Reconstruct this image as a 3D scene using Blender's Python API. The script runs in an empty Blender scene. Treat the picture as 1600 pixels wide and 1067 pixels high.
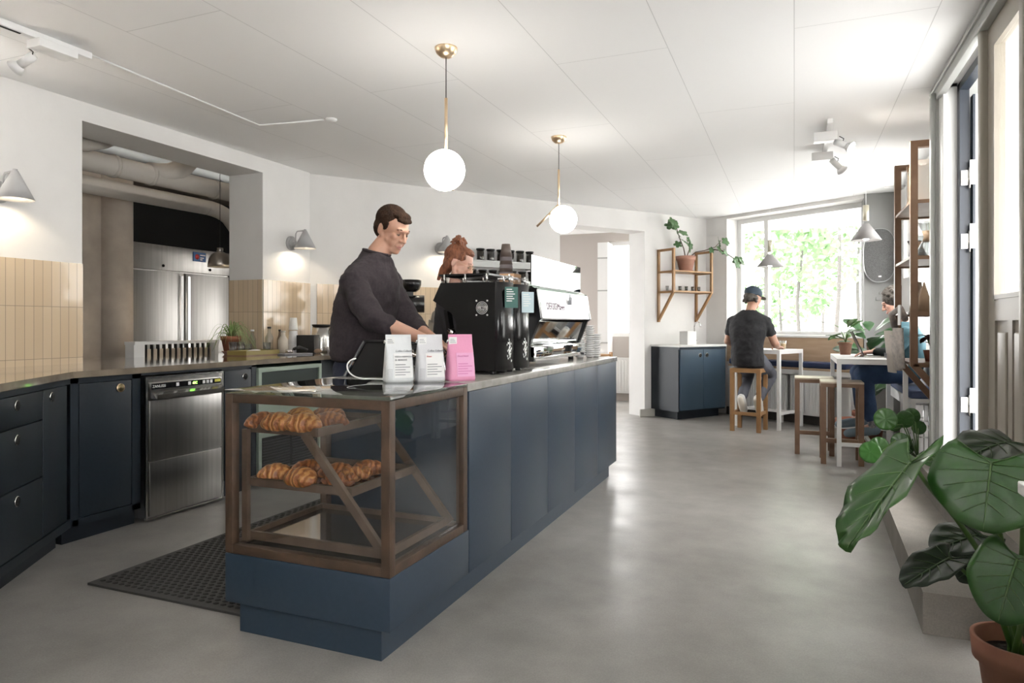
import bpy, bmesh, math, random
from mathutils import Vector, Matrix, noise
R_=math.radians
random.seed(7)
C=bpy.context.scene.collection
scn=bpy.context.scene
# ------------------------------------------------------------------ camera, world, light, exposure
FPX=1075.0; CAMZ=1.18; YAW=R_(22.3)
cam=bpy.data.cameras.new('camera'); co=bpy.data.objects.new('camera',cam); C.objects.link(co)
co.location=(0,0,CAMZ); co.rotation_euler=(R_(90),0,YAW)
cam.sensor_width=36; cam.lens=36*FPX/1600; cam.shift_y=-25.5/1600; cam.clip_start=.05; cam.clip_end=200
scn.camera=co
scn.view_settings.view_transform='Standard'; scn.view_settings.look='None'
scn.view_settings.gamma=1; scn.view_settings.use_curve_mapping=False
scn.view_settings.exposure=2.15
w=bpy.data.worlds.new('world'); scn.world=w; w.use_nodes=True
bg=w.node_tree.nodes['Background']; bg.inputs[0].default_value=(1,.985,.97,1); bg.inputs[1].default_value=3.6
def area(name,loc,rot,sx,sy,power,col=(1,1,1),portal=False):
    l=bpy.data.lights.new(name,'AREA'); l.shape='RECTANGLE'; l.size=sx; l.size_y=sy; l.energy=power; l.color=col
    if portal: l.cycles.is_portal=True
    o=bpy.data.objects.new(name,l); C.objects.link(o); o.location=loc; o.rotation_euler=rot
    return o
# daylight portals in the window and door openings
area('daylight_portal',(-.06,9.37,1.8),(R_(-90),0,R_(-32.7)),1.9,1.5,0,portal=True)
area('daylight_portal',(1.2,7.4,1.7),(0,R_(90),0),1.5,1.8,0,portal=True)
area('daylight_portal',(.93,4.27,1.4),(0,R_(90),0),2.2,.9,0,portal=True)
area('daylight_portal',(.93,-.35,1.6),(0,R_(90),0),2.0,3.1,0,portal=True)

def at(px,py,dep):
    a=(px-800)/FPX*dep; b=(508-py)/FPX*dep
    return Vector((-math.sin(YAW)*dep+math.cos(YAW)*a, math.cos(YAW)*dep+math.sin(YAW)*a, CAMZ+b))
# ------------------------------------------------------------------ materials
MATS={}
def M(name,col,rough=.5,metal=0,spec=.5,var=None,bump=None,emit=0,coat=0,trans=0,stretch=None,sss=0,ecol=None):
    if name in MATS: return MATS[name]
    m=bpy.data.materials.new(name); m.use_nodes=True; nt=m.node_tree; N=nt.nodes; L=nt.links
    b=N['Principled BSDF']; c=(*col,1)
    b.inputs['Base Color'].default_value=c; b.inputs['Roughness'].default_value=rough; b.inputs['Metallic'].default_value=metal
    b.inputs['Specular IOR Level'].default_value=spec; b.inputs['Coat Weight'].default_value=coat; b.inputs['Coat Roughness'].default_value=.08
    b.inputs['Transmission Weight'].default_value=trans
    if sss:
        b.inputs['Subsurface Weight'].default_value=sss; b.inputs['Subsurface Radius'].default_value=(.02,.008,.005); b.inputs['Subsurface Scale'].default_value=.5
    if emit: b.inputs['Emission Color'].default_value=(*(ecol or col),1); b.inputs['Emission Strength'].default_value=emit
    vec=None
    if var or bump:
        tc=N.new('ShaderNodeTexCoord'); mp=N.new('ShaderNodeMapping'); L.new(tc.outputs['Object'],mp.inputs['Vector'])
        if stretch: mp.inputs['Scale'].default_value=stretch
        vec=mp.outputs['Vector']
    if var:      # (scale, second colour, detail)
        n=N.new('ShaderNodeTexNoise'); n.inputs['Scale'].default_value=var[0]; n.inputs['Detail'].default_value=8; L.new(vec,n.inputs['Vector'])
        r=N.new('ShaderNodeValToRGB'); r.color_ramp.elements[0].position=.35; r.color_ramp.elements[1].position=.66
        r.color_ramp.elements[0].color=c; r.color_ramp.elements[1].color=(*var[1],1)
        L.new(n.outputs['Fac'],r.inputs['Fac']); L.new(r.outputs['Color'],b.inputs['Base Color'])
    if bump:     # (scale, strength)
        n2=N.new('ShaderNodeTexNoise'); n2.inputs['Scale'].default_value=bump[0]; n2.inputs['Detail'].default_value=6; L.new(vec,n2.inputs['Vector'])
        bp=N.new('ShaderNodeBump'); bp.inputs['Strength'].default_value=bump[1]; bp.inputs['Distance'].default_value=.01
        L.new(n2.outputs['Fac'],bp.inputs['Height']); L.new(bp.outputs['Normal'],b.inputs['Normal'])
    MATS[name]=m; return m
def thin_glass(name,tint=(1,1,1),refl=1.0,rough=0.0,ior=1.5):
    m=bpy.data.materials.new(name); m.use_nodes=True; nt=m.node_tree; N=nt.nodes; L=nt.links
    N.remove(N['Principled BSDF']); out=N['Material Output']
    t=N.new('ShaderNodeBsdfTransparent'); t.inputs[0].default_value=(*tint,1)
    g=N.new('ShaderNodeBsdfGlossy'); g.inputs['Roughness'].default_value=rough
    f=N.new('ShaderNodeFresnel'); ge=N.new('ShaderNodeNewGeometry'); mr=N.new('ShaderNodeMapRange')
    mr.inputs[3].default_value=ior; mr.inputs[4].default_value=1/ior; L.new(ge.outputs['Backfacing'],mr.inputs[0]); L.new(mr.outputs[0],f.inputs['IOR'])
    mx=N.new('ShaderNodeMixShader'); mu=N.new('ShaderNodeMath'); mu.operation='MULTIPLY'; mu.use_clamp=True; mu.inputs[1].default_value=refl
    L.new(f.outputs[0],mu.inputs[0]); L.new(mu.outputs[0],mx.inputs[0]); L.new(t.outputs[0],mx.inputs[1]); L.new(g.outputs[0],mx.inputs[2]); L.new(mx.outputs[0],out.inputs['Surface'])
    MATS[name]=m; return m
def brick_mat(name,bw,rh,mortar,c1,c2,cm,offset=0,rough=.2,axes='xz',bumpn=None,coat=0,freq=2):
    m=bpy.data.materials.new(name); m.use_nodes=True; nt=m.node_tree; N=nt.nodes; L=nt.links; b=N['Principled BSDF']
    tc=N.new('ShaderNodeTexCoord'); sp=N.new('ShaderNodeSeparateXYZ'); cb=N.new('ShaderNodeCombineXYZ'); L.new(tc.outputs['Object'],sp.inputs[0])
    L.new(sp.outputs[axes[0].upper()],cb.inputs['X']); L.new(sp.outputs[axes[1].upper()],cb.inputs['Y'])
    k=N.new('ShaderNodeTexBrick'); L.new(cb.outputs[0],k.inputs['Vector']); k.offset=offset; k.offset_frequency=freq; k.squash=1
    k.inputs['Scale'].default_value=1; k.inputs['Brick Width'].default_value=bw; k.inputs['Row Height'].default_value=rh
    k.inputs['Mortar Size'].default_value=mortar; k.inputs['Mortar Smooth'].default_value=.1; k.inputs['Bias'].default_value=0
    k.inputs['Color1'].default_value=(*c1,1); k.inputs['Color2'].default_value=(*c2,1); k.inputs['Mortar'].default_value=(*cm,1)
    L.new(k.outputs['Color'],b.inputs['Base Color']); b.inputs['Roughness'].default_value=rough; b.inputs['Coat Weight'].default_value=coat
    bp=N.new('ShaderNodeBump'); bp.inputs['Strength'].default_value=.5; bp.inputs['Distance'].default_value=.003; bp.invert=True
    L.new(k.outputs['Fac'],bp.inputs['Height']); L.new(bp.outputs['Normal'],b.inputs['Normal'])
    if bumpn:
        n2=N.new('ShaderNodeTexNoise'); n2.inputs['Scale'].default_value=bumpn[0]; L.new(tc.outputs['Object'],n2.inputs['Vector'])
        b2=N.new('ShaderNodeBump'); b2.inputs['Strength'].default_value=bumpn[1]; b2.inputs['Distance'].default_value=.01
        L.new(n2.outputs['Fac'],b2.inputs['Height']); L.new(bp.outputs['Normal'],b2.inputs['Normal']); L.new(b2.outputs['Normal'],b.inputs['Normal'])
    MATS[name]=m; return m

plaster=M('plaster',(.76,.75,.735),.85,var=(2.2,(.71,.70,.685)),bump=(5,.35))
plaster_b=M('plaster_rear',(.64,.625,.60),.85,var=(3.,(.60,.585,.565)),bump=(6,.4))
grey_plaster=M('grey_plaster',(.27,.27,.265),.85,var=(3.,(.23,.23,.225)),bump=(6,.3))
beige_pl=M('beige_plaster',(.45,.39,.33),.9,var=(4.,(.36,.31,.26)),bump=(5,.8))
ceil_m=brick_mat('ceiling_boards',2.44,.615,.0022,(.90,.90,.90),(.89,.89,.89),(.66,.66,.66),offset=.5,rough=.8,axes='yx')
def concrete(name,a,b_,rough=.33):
    m=bpy.data.materials.new(name); m.use_nodes=True; nt=m.node_tree;N=nt.nodes;L=nt.links;b=N['Principled BSDF']
    tc=N.new('ShaderNodeTexCoord'); col=None
    def nz(sc,det,lo,hi,o0,o1):
        n=N.new('ShaderNodeTexNoise'); n.inputs['Scale'].default_value=sc; n.inputs['Detail'].default_value=det; n.inputs['Roughness'].default_value=.6
        mp=N.new('ShaderNodeMapping'); mp.inputs['Location'].default_value=(3.1*sc,1.7,.37+sc); L.new(tc.outputs['Object'],mp.inputs['Vector']); L.new(mp.outputs['Vector'],n.inputs['Vector'])
        r=N.new('ShaderNodeMapRange'); r.inputs[1].default_value=lo; r.inputs[2].default_value=hi; r.inputs[3].default_value=o0; r.inputs[4].default_value=o1
        L.new(n.outputs['Fac'],r.inputs[0]); return r.outputs[0]
    mx=N.new('ShaderNodeMixRGB'); mx.inputs[1].default_value=(*a,1); mx.inputs[2].default_value=(*b_,1); L.new(nz(.9,4,.3,.7,0,1),mx.inputs[0])
    v=N.new('ShaderNodeVectorMath'); v.operation='SCALE'; L.new(mx.outputs[0],v.inputs[0]); L.new(nz(160,3,.25,.75,.86,1.14),v.inputs['Scale'])
    v2=N.new('ShaderNodeVectorMath'); v2.operation='SCALE'; L.new(v.outputs[0],v2.inputs[0]); L.new(nz(5,8,.3,.7,.86,1.10),v2.inputs['Scale'])
    L.new(v2.outputs[0],b.inputs['Base Color']); L.new(nz(3,4,.3,.7,rough-.05,rough+.08),b.inputs['Roughness'])
    MATS[name]=m; return m
floor_m=concrete('polished_concrete',(.33,.317,.297),(.235,.224,.208),.34)
step_m=concrete('rough_concrete',(.24,.22,.195),(.17,.155,.137),.8)
stone=M('stone_worktop',(.27,.225,.17),.08,var=(9,(.20,.165,.125)),coat=1)  # base colour warmed and lightened to paint in the tiles' reflection
stone_i=M('stone_island_edge',(.36,.345,.32),.22,var=(20,(.28,.27,.25)),coat=.3)
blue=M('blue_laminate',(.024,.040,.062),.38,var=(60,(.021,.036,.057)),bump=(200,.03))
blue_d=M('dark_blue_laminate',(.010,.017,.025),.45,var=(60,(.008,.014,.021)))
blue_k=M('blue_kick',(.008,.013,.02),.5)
dark=M('shade_black',(.008,.008,.008),.8)  # near-black base colour, painted-in shade for holes, track slot and kitchen depth
steel=M('brushed_steel',(.50,.49,.47),.30,1,var=(40,(.42,.41,.39)),stretch=(1,1,.02))
chrome=M('chrome',(.8,.8,.8),.06,1)
mirror=M('mirror_steel',(.86,.88,.88),.03,1)
steel_s=M('satin_steel',(.55,.54,.52),.25,1)
white=M('white_paint',(.78,.78,.77),.4)
white_p=M('white_plastic',(.8,.8,.8),.3)
black=M('black_metal',(.004,.004,.004),.5,spec=.3)
black_g=M('black_gloss',(.005,.005,.006),.25,spec=.4,coat=.15)
blackpl=M('black_plastic',(.012,.012,.012),.35)
wal=M('walnut_frame',(.078,.045,.027),.5,var=(9,(.042,.025,.015)),stretch=(1,1,1),bump=(60,.1))
wal_in=M('worn_walnut',(.115,.078,.052),.6,var=(12,(.07,.045,.03)),bump=(60,.1))
oak=M('oak',(.36,.20,.085),.45,var=(8,(.29,.155,.065)))
oak_d=M('dark_oak',(.23,.135,.08),.45,var=(8,(.18,.10,.058)))
oak_p=M('oak_panel',(.47,.34,.23),.5,var=(5,(.40,.28,.18)),stretch=(.6,.6,6))
brass=M('pale_brass',(.80,.62,.42),.35,1)
globe_m=M('opal_glass',(1,.97,.93),.3,emit=5,ecol=(1,.95,.88))
bulb_m=M('lamp_glow',(1,.9,.75),.3,emit=38,ecol=(1,.84,.62))
spot_m=M('spot_glow',(1,.97,.92),.3,emit=14,ecol=(1,.95,.88))
lampgrey=M('grey_lamp_metal',(.42,.42,.42),.4)
glass=thin_glass('clear_glass',(.985,.985,.985),1.0)
glass_top=thin_glass('counter_glass',(.86,.93,.89),1.7)
plex=thin_glass('clear_plastic',(.9,.9,.9),1.5)
smoke=thin_glass('smoked_plastic',(.55,.52,.49),2.0)
cupglass=thin_glass('tumbler_glass',(.88,.9,.9),2.2)
tile=brick_mat('glazed_tile',.0545,.324,.0016,(.66,.53,.38),(.58,.45,.31),(.30,.25,.19),rough=.16,bumpn=(9,.10),coat=.4)
rubber=M('black_rubber',(.045,.044,.042),.6)
terra=M('terracotta',(.30,.11,.06),.75,var=(10,(.24,.085,.05)))
terra_p=M('pale_terracotta',(.46,.25,.18),.8,var=(10,(.40,.21,.16)))
soil=M('soil',(.02,.015,.01),.95,bump=(80,1))
skin=M('skin',(.50,.285,.20),.5,sss=.15,var=(14,(.46,.25,.175)))
skin2=M('fair_skin',(.68,.40,.31),.5,sss=.15)
lip=M('lips',(.50,.22,.19),.45)
hair_b=M('brown_hair',(.040,.020,.011),.85,spec=.2,var=(60,(.020,.010,.006)),bump=(120,.9),stretch=(1,1,.35))
hair_r=M('red_hair',(.28,.10,.045),.55,var=(60,(.14,.048,.022)),bump=(120,.9),stretch=(1,1,.3))
hair_g=M('dark_curly_hair',(.05,.042,.035),.7,var=(40,(.10,.09,.08)),bump=(60,1))
sweat=M('plum_sweatshirt',(.034,.025,.029),.9,var=(80,(.022,.017,.021)),bump=(9,.6))
jeans=M('navy_trousers',(.012,.018,.042),.8,bump=(10,.5))
denim=M('blue_denim',(.022,.05,.12),.8,var=(7,(.045,.09,.19)),bump=(9,.5))
tee=M('black_tshirt',(.016,.016,.019),.85,bump=(8,.8))
greyj=M('grey_trousers',(.10,.105,.125),.85,bump=(12,.5))
teal=M('teal_shirt',(.05,.12,.15),.85,bump=(10,.5))
capm=M('navy_cap',(.022,.040,.062),.7)
navy=M('navy_cushion',(.020,.035,.09),.32,bump=(6,.3))
paper=M('white_paper',(.75,.75,.74),.7)
kraft=M('kraft_paper',(.48,.35,.24),.8,bump=(14,.5))
newsp=M('newsprint',(.50,.45,.41),.85,var=(30,(.35,.32,.30)),bump=(18,.5))
pink=M('pink_bag',(.72,.30,.46),.5,bump=(16,.3))
paleb=M('white_bag',(.68,.70,.71),.45,bump=(16,.3))
ink=M('grey_ink',(.16,.17,.19),.7); ink_r=M('red_ink',(.6,.08,.08),.7); ink_p=M('purple_ink',(.05,.004,.035),.6); ink_w=M('white_ink',(.75,.77,.75),.6)
def leafmat(name,a,b_,rough=.35,coat=.2):
    m=M(name,a,rough,var=(6,b_),bump=(14,.15),coat=coat)
    m.node_tree.nodes['Principled BSDF'].inputs['Subsurface Weight'].default_value=0
    return m
lf_big=leafmat('glossy_leaf',(.022,.085,.014),(.045,.125,.025),.3,.25)
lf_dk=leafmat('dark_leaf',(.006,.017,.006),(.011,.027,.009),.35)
lf_vein=M('leaf_vein',(.10,.19,.06),.4)
lf_pilea=leafmat('round_leaf',(.022,.085,.012),(.04,.12,.02))
lf_fig=leafmat('fig_leaf',(.06,.15,.05),(.10,.19,.08),.5)
lf_lime=leafmat('bright_leaf',(.04,.13,.018),(.07,.18,.03))
lf_fid=leafmat('fiddle_leaf',(.022,.07,.022),(.05,.11,.045))
lf_spd=leafmat('spider_leaf',(.14,.26,.06),(.40,.46,.22),.5)
lf_red=leafmat('maroon_leaf',(.035,.014,.014),(.06,.02,.02))
stem_m=M('green_stem',(.07,.15,.03),.5); twig=M('brown_twig',(.10,.06,.04),.8)
lf_out=leafmat('outdoor_leaf',(.13,.24,.10),(.17,.28,.13),.6,0)
bark=M('bark',(.09,.085,.08),.9)
beige_d=M('beige_door_paint',(.34,.31,.26),.38)
grey_d=M('grey_door_paint',(.40,.41,.395),.38)
navy_fr=M('navy_frame',(.018,.026,.040),.4)
dough=None
# ------------------------------------------------------------------ mesh builder
class MB:
    def __init__(s): s.v=[]; s.f=[]; s.sm=[]
    def add(s,vs,fs,smooth=True,M_=None):
        o=len(s.v)
        if M_ is not None: vs=[M_@Vector(v) for v in vs]
        s.v+= [tuple(v) for v in vs]; s.f+=[tuple(i+o for i in f) for f in fs]; s.sm+=[smooth]*len(fs); return s
    def box(s,a,b,M_=None,bev=0):
        x0,y0,z0=[min(p,q) for p,q in zip(a,b)]; x1,y1,z1=[max(p,q) for p,q in zip(a,b)]
        if bev<=0:
            vs=[(x0,y0,z0),(x1,y0,z0),(x1,y1,z0),(x0,y1,z0),(x0,y0,z1),(x1,y0,z1),(x1,y1,z1),(x0,y1,z1)]
            fs=[(0,3,2,1),(4,5,6,7),(0,1,5,4),(1,2,6,5),(2,3,7,6),(3,0,4,7)]
            return s.add(vs,fs,False,M_)
        bm=bmesh.new(); bmesh.ops.create_cube(bm,size=1)
        for v in bm.verts: v.co=Vector(((x0+x1)/2+v.co.x*(x1-x0),(y0+y1)/2+v.co.y*(y1-y0),(z0+z1)/2+v.co.z*(z1-z0)))
        bev=min(bev,(x1-x0)*.45,(y1-y0)*.45,(z1-z0)*.45)
        bmesh.ops.bevel(bm,geom=bm.edges[:],offset=bev,segments=3,affect='EDGES',profile=.5)
        s.add([v.co[:] for v in bm.verts],[[v.index for v in f.verts] for f in bm.faces],True,M_); bm.free(); return s
    def prism(s,poly,z0,z1,M_=None,smooth=False):
        n=len(poly); vs=[(p[0],p[1],z0) for p in poly]+[(p[0],p[1],z1) for p in poly]
        ar=sum(poly[i][0]*poly[(i+1)%n][1]-poly[(i+1)%n][0]*poly[i][1] for i in range(n))
        fs=[tuple(range(n))[::-1],tuple(range(n,2*n))]+[(i,(i+1)%n,n+(i+1)%n,n+i) for i in range(n)]
        if ar<0: fs=[f[::-1] for f in fs]
        return s.add(vs,fs,smooth,M_)
    def tube(s,pts,r,seg=12,caps=True,M_=None):
        pts=[Vector(p) for p in pts]; n=len(pts); rs=r if isinstance(r,(list,tuple)) else [r]*n
        vs=[];fs=[]; up=None
        for i,p in enumerate(pts):
            t=(pts[min(i+1,n-1)]-pts[max(i-1,0)]).normalized()
            if up is None: up=t.orthogonal().normalized()
            up=(up-t*up.dot(t)); up=up.normalized() if up.length>1e-6 else t.orthogonal().normalized()
            q=t.cross(up)
            for k in range(seg):
                a=2*math.pi*k/seg; vs.append(p+(up*math.cos(a)+q*math.sin(a))*rs[i])
        for i in range(n-1):
            for k in range(seg):
                a=i*seg+k; b=i*seg+(k+1)%seg; fs.append((a,b,b+seg,a+seg))
        if caps: fs.append(tuple(range(seg))[::-1]); fs.append(tuple((n-1)*seg+k for k in range(seg)))
        return s.add(vs,fs,True,M_)
    def bar(s,p,q,w,h=None,up=(0,0,1),M_=None):
        p=Vector(p);q=Vector(q);t=(q-p); L=t.length; t.normalize(); u=Vector(up)
        if abs(t.dot(u))>.99: u=Vector((0,1,0))
        x=t.cross(u).normalized(); y=x.cross(t); h=h or w
        m=Matrix((( x.x,t.x,y.x,p.x),(x.y,t.y,y.y,p.y),(x.z,t.z,y.z,p.z),(0,0,0,1)))
        if M_ is not None: m=M_@m
        return s.box((-w/2,0,-h/2),(w/2,L,h/2),m)
    def lathe(s,prof,c=(0,0,0),seg=28,M_=None,closed=False):
        vs=[];fs=[];n=len(prof)
        for r,z in prof:
            for k in range(seg):
                a=2*math.pi*k/seg; vs.append((c[0]+max(r,1e-5)*math.cos(a),c[1]+max(r,1e-5)*math.sin(a),c[2]+z))
        rng=n if closed else n-1
        for i in range(rng):
            j=(i+1)%n
            for k in range(seg):
                fs.append((i*seg+k,i*seg+(k+1)%seg,j*seg+(k+1)%seg,j*seg+k))
        if not closed:
            fs.append(tuple(range(seg))[::-1]); fs.append(tuple((n-1)*seg+k for k in range(seg)))
        return s.add(vs,fs,True,M_)
    def cyl(s,p,q,r,seg=20,M_=None): return s.tube([p,q],r,seg,True,M_)
    def ell(s,c,r,M_=None,seg=24,rings=16,fn=None):
        vs=[];fs=[]
        for i in range(rings+1):
            t=math.pi*i/rings
            for k in range(seg):
                a=2*math.pi*k/seg; d=Vector((math.sin(t)*math.cos(a),math.sin(t)*math.sin(a),math.cos(t)))
                p=Vector((d.x*r[0],d.y*r[1],d.z*r[2]))
                if fn: p=fn(p,d)
                vs.append(Vector(c)+p)
        for i in range(rings):
            for k in range(seg):
                fs.append((i*seg+k,(i+1)*seg+k,(i+1)*seg+(k+1)%seg,i*seg+(k+1)%seg))
        o=s.add(vs,fs,True,M_); return o
    def caps(s,pts,rs,seg=14,M_=None):
        """tapered limb with round ends"""
        pts=[Vector(p) for p in pts]
        P2=[];R2=[]
        d0=(pts[0]-pts[1]).normalized(); d1=(pts[-1]-pts[-2]).normalized()
        for k in (1,.87,.5): P2.append(pts[0]+d0*rs[0]*k); R2.append(max(rs[0]*math.sqrt(max(0,1-k*k)),1e-4))
        P2+=pts; R2+=list(rs)
        for k in (.5,.87,1): P2.append(pts[-1]+d1*rs[-1]*k); R2.append(max(rs[-1]*math.sqrt(max(0,1-k*k)),1e-4))
        return s.tube(P2,R2,seg,True,M_)
    def loft(s,rings,seg=28,M_=None,power=2.3):
        """rings: (centre, half width dir vec, half depth dir vec)"""
        vs=[];fs=[];n=len(rings)
        for c,a,b in rings:
            c=Vector(c);a=Vector(a);b=Vector(b)
            for k in range(seg):
                t=2*math.pi*k/seg; ct,st=math.cos(t),math.sin(t)
                e=2/power
                vs.append(c+a*(math.copysign(abs(ct)**e,ct))+b*(math.copysign(abs(st)**e,st)))
        for i in range(n-1):
            for k in range(seg): fs.append((i*seg+k,i*seg+(k+1)%seg,(i+1)*seg+(k+1)%seg,(i+1)*seg+k))
        fs.append(tuple(range(seg))[::-1]); fs.append(tuple((n-1)*seg+k for k in range(seg)))
        return s.add(vs,fs,True,M_)
    def leaf(s,base,tip,nrm,width,shape='oval',curl=.15,fold=.12,lobes=0,back=.25):
        """leaf blade as a curved two-sided shell; polar outline around the petiole joint"""
        base=Vector(base);tip=Vector(tip); d=tip-base; Ln=d.length; d.normalize(); n=Vector(nrm); n=(n-d*n.dot(d)).normalized(); sd=d.cross(n)
        vs=[];fs=[]
        if shape in('heart','round','lobed'):
            NR,NA=6,40
            for i in range(NR+1):
                for k in range(NA):
                    a=2*math.pi*k/NA; ca,sa=math.cos(a),math.sin(a)
                    if shape=='round': x=.5+.5*ca; y=.5*sa
                    elif shape=='heart':
                        # ca=1 tip, ca=-1 notch
                        x=.5+.5*ca if ca>0 else .5+ (.5+back)*ca
                        y=.5*math.copysign(abs(sa)**.85,sa)*(1-.30*max(0,ca)**1.2)
                        if ca<-.8: x+= (back+.06)*((-ca-.8)/.2)**1.3
                    else:
                        rr=.62+.38*abs(math.cos(lobes*a/2)); x=.5+.5*ca*rr; y=.5*sa*rr
                    f=i/NR; x0=.12 if shape=='heart' else .5
                    X=(x0+(x-x0)*f)*Ln; Y=y*f*width
                    z=-curl*(X/Ln)**2*Ln + fold*abs(Y)  + .02*Ln*math.sin(9*a)*f*f
                    vs.append(base+d*X+sd*Y+n*z)
            for i in range(NR):
                for k in range(NA): fs.append((i*NA+k,i*NA+(k+1)%NA,(i+1)*NA+(k+1)%NA,(i+1)*NA+k))
        else:
            NU,NV=12,3
            for i in range(NU+1):
                u=i/NU
                if shape=='oval': wv=math.sin(math.pi*u**.85)**.75
                elif shape=='paddle': wv=math.sin(math.pi*u**1.5)**.6*.95+.04
                else: wv=(1-u)**.6*min(1,u*6+.3)
                wv=max(wv,.015)
                for j in range(-NV,NV+1):
                    Y=j/NV*wv*width/2; X=u*Ln
                    z=-curl*u*u*Ln+fold*abs(Y)+.012*Ln*math.sin(14*u)*abs(j/NV)
                    vs.append(base+d*X+sd*Y+n*z)
            W_=2*NV+1
            for i in range(NU):
                for j in range(W_-1): a=i*W_+j; fs.append((a,a+1,a+W_+1,a+W_))
        return s.add(vs,fs,True)
    def build(s,name,mat,parent=None,loc=None,rz=0,mods=()):
        me=bpy.data.meshes.new(name); me.from_pydata(s.v,[],s.f); me.update()
        for p,q in zip(me.polygons,s.sm): p.use_smooth=q
        me.materials.append(mat)
        o=bpy.data.objects.new(name,me); C.objects.link(o)
        if parent: o.parent=parent
        if loc is not None: o.location=loc; o.rotation_euler=(0,0,rz)
        for k in mods:
            if k[0]=='solid': m=o.modifiers.new('s','SOLIDIFY'); m.thickness=k[1]; m.offset=0
            elif k[0]=='remesh': m=o.modifiers.new('r','REMESH'); m.mode='VOXEL'; m.voxel_size=k[1]; m.use_smooth_shade=True
            elif k[0]=='smooth': m=o.modifiers.new('m','SMOOTH'); m.iterations=k[1]; m.factor=.5
            elif k[0]=='noise':
                t=bpy.data.textures.new('n','CLOUDS'); t.noise_scale=k[1]; m=o.modifiers.new('d','DISPLACE'); m.texture=t; m.strength=k[2]; m.mid_level=.5; m.texture_coords='LOCAL'
        return o
def thing(name,label,cat,loc=(0,0,0),rz=0,group=None):
    o=bpy.data.objects.new(name,None); o.empty_display_size=.1; C.objects.link(o); o.location=loc; o.rotation_euler=(0,0,rz)
    return tag(o,label,cat,group)
ORD=['first','second','third','fourth','fifth','sixth','seventh','eighth','ninth','tenth','eleventh','twelfth','thirteenth','fourteenth','fifteenth','sixteenth','seventeenth']
def tag(o,label=None,cat=None,group=None,kind=None):
    if label: o['label']=label
    if cat: o['category']=cat
    if group: o['group']=group
    if kind: o['kind']=kind
    return o
def struct(name,mb,mat,loc=(0,0,0),rz=0,**k): return tag(mb.build(name,mat,None,loc,rz,**k),kind='structure')
def dup(o,loc=None,rz=None,label=None,group=None,parent=None,scale=None):
    c=o.copy(); C.objects.link(c)
    if parent: c.parent=parent
    if loc is not None: c.location=loc
    if rz is not None: c.rotation_euler=(0,0,rz)
    if scale: c.scale=scale
    if label: c['label']=label
    if group: c['group']=group
    for ch in list(o.children): dup(ch,parent=c)
    return c
def text(body,size,mat,parent,mtx,name='lettering',ext=.0006,align='LEFT'):
    cu=bpy.data.curves.new(name,'FONT'); cu.body=body; cu.size=size; cu.extrude=ext; cu.align_x=align
    t=bpy.data.objects.new(name,cu); C.objects.link(t)
    bpy.context.view_layer.update()
    me=bpy.data.meshes.new_from_object(t.evaluated_get(bpy.context.evaluated_depsgraph_get()))
    bpy.data.objects.remove(t); me.materials.clear(); me.materials.append(mat)
    o=bpy.data.objects.new(name,me); C.objects.link(o); o.parent=parent; o.matrix_local=mtx
    return o
def TX(x,y,z,ex,ey):   # frame with text x axis ex and text up axis ey
    ex=Vector(ex).normalized(); ey=Vector(ey).normalized(); ez=ex.cross(ey)
    return Matrix(((ex.x,ey.x,ez.x,x),(ex.y,ey.y,ez.y,y),(ex.z,ey.z,ez.z,z),(0,0,0,1)))
B=lambda *a,**k: MB().box(*a,**k)
# ------------------------------------------------------------------ key dimensions
CZ=2.64; H=.932
PB=(-4.28,5.45); aB=math.atan2(.8078,.5895); LB=5.36      # wall B: x along, +y away from the room
PC=(-1.12,9.78); aW=math.atan2(-.5402,.8415)               # window wall
MBm=Matrix.Translation((*PB,0))@Matrix.Rotation(aB,4,'Z')
MWm=Matrix.Translation((*PC,0))@Matrix.Rotation(aW,4,'Z')
def bpt(x,y,z): return MBm@Vector((x,y,z))
def wpt(x,y,z): return MWm@Vector((x,y,z))
# ================================================================== SETTING
struct('floor',B((-8.5,-2.9,-.2),(1.75,13,0)),floor_m)
struct('ceiling',B((-4.9,-2.9,CZ),(2.0,11.3,CZ+.2)),ceil_m)
mb=MB().box((-4.68,-2.7,0),(-4.3,3.09,CZ)).box((-4.68,3.09,2.515),(-4.3,4.74,CZ)).box((-4.68,4.74,0),(-4.3,5.37,CZ)).box((-4.68,3.09,0),(-4.3,4.74,.89))
struct('wall_left',mb,plaster)
mb=MB().box((-.25,0,0),(2.89,.30,CZ)).box((2.89,0,2.39),(4.23,.30,CZ)).box((4.23,0,0),(5.36,.30,CZ))
struct('wall_back',mb,plaster,(*PB,0),aB)
mb=MB().box((-.35,0,0),(.34,.38,CZ)).box((.34,0,0),(2.19,.38,1.045)).box((.34,0,2.60),(2.19,.38,CZ))
struct('wall_window',mb,plaster,(*PC,0),aW)
struct('wall_pier',B((.72,8.56,0),(1.25,8.95,CZ)),grey_plaster)
mb=MB().box((1.07,5.0,0),(1.30,6.5,CZ)).box((1.07,6.5,0),(1.30,8.3,.95)).box((1.07,6.5,2.5),(1.30,8.3,CZ)).box((1.07,8.3,0),(1.30,8.56,CZ))
struct('wall_right',mb,plaster)
mb=MB().box((.82,2.55,2.60),(1.05,5.0,CZ)).box((.82,2.2,0),(1.05,2.55,CZ)).box((.82,-1.9,2.6),(1.05,2.2,CZ)).box((.82,-2.7,0),(1.05,-1.9,CZ)).box((.82,-1.9,0),(1.05,1.2,.6)).box((.82,1.2,0),(1.05,2.2,2.6))
struct('wall_entrance',mb,plaster)
mb=MB().box((-4.68,-2.9,0),(1.05,-2.7,CZ))
struct('wall_front',mb,plaster)
def baseboard(n,a,b,loc,rz): struct(n,B(a,b,bev=.004),white if n!='baseboard_back' else M('greenish_baseboard',(.50,.49,.45),.5),loc,rz)
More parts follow.
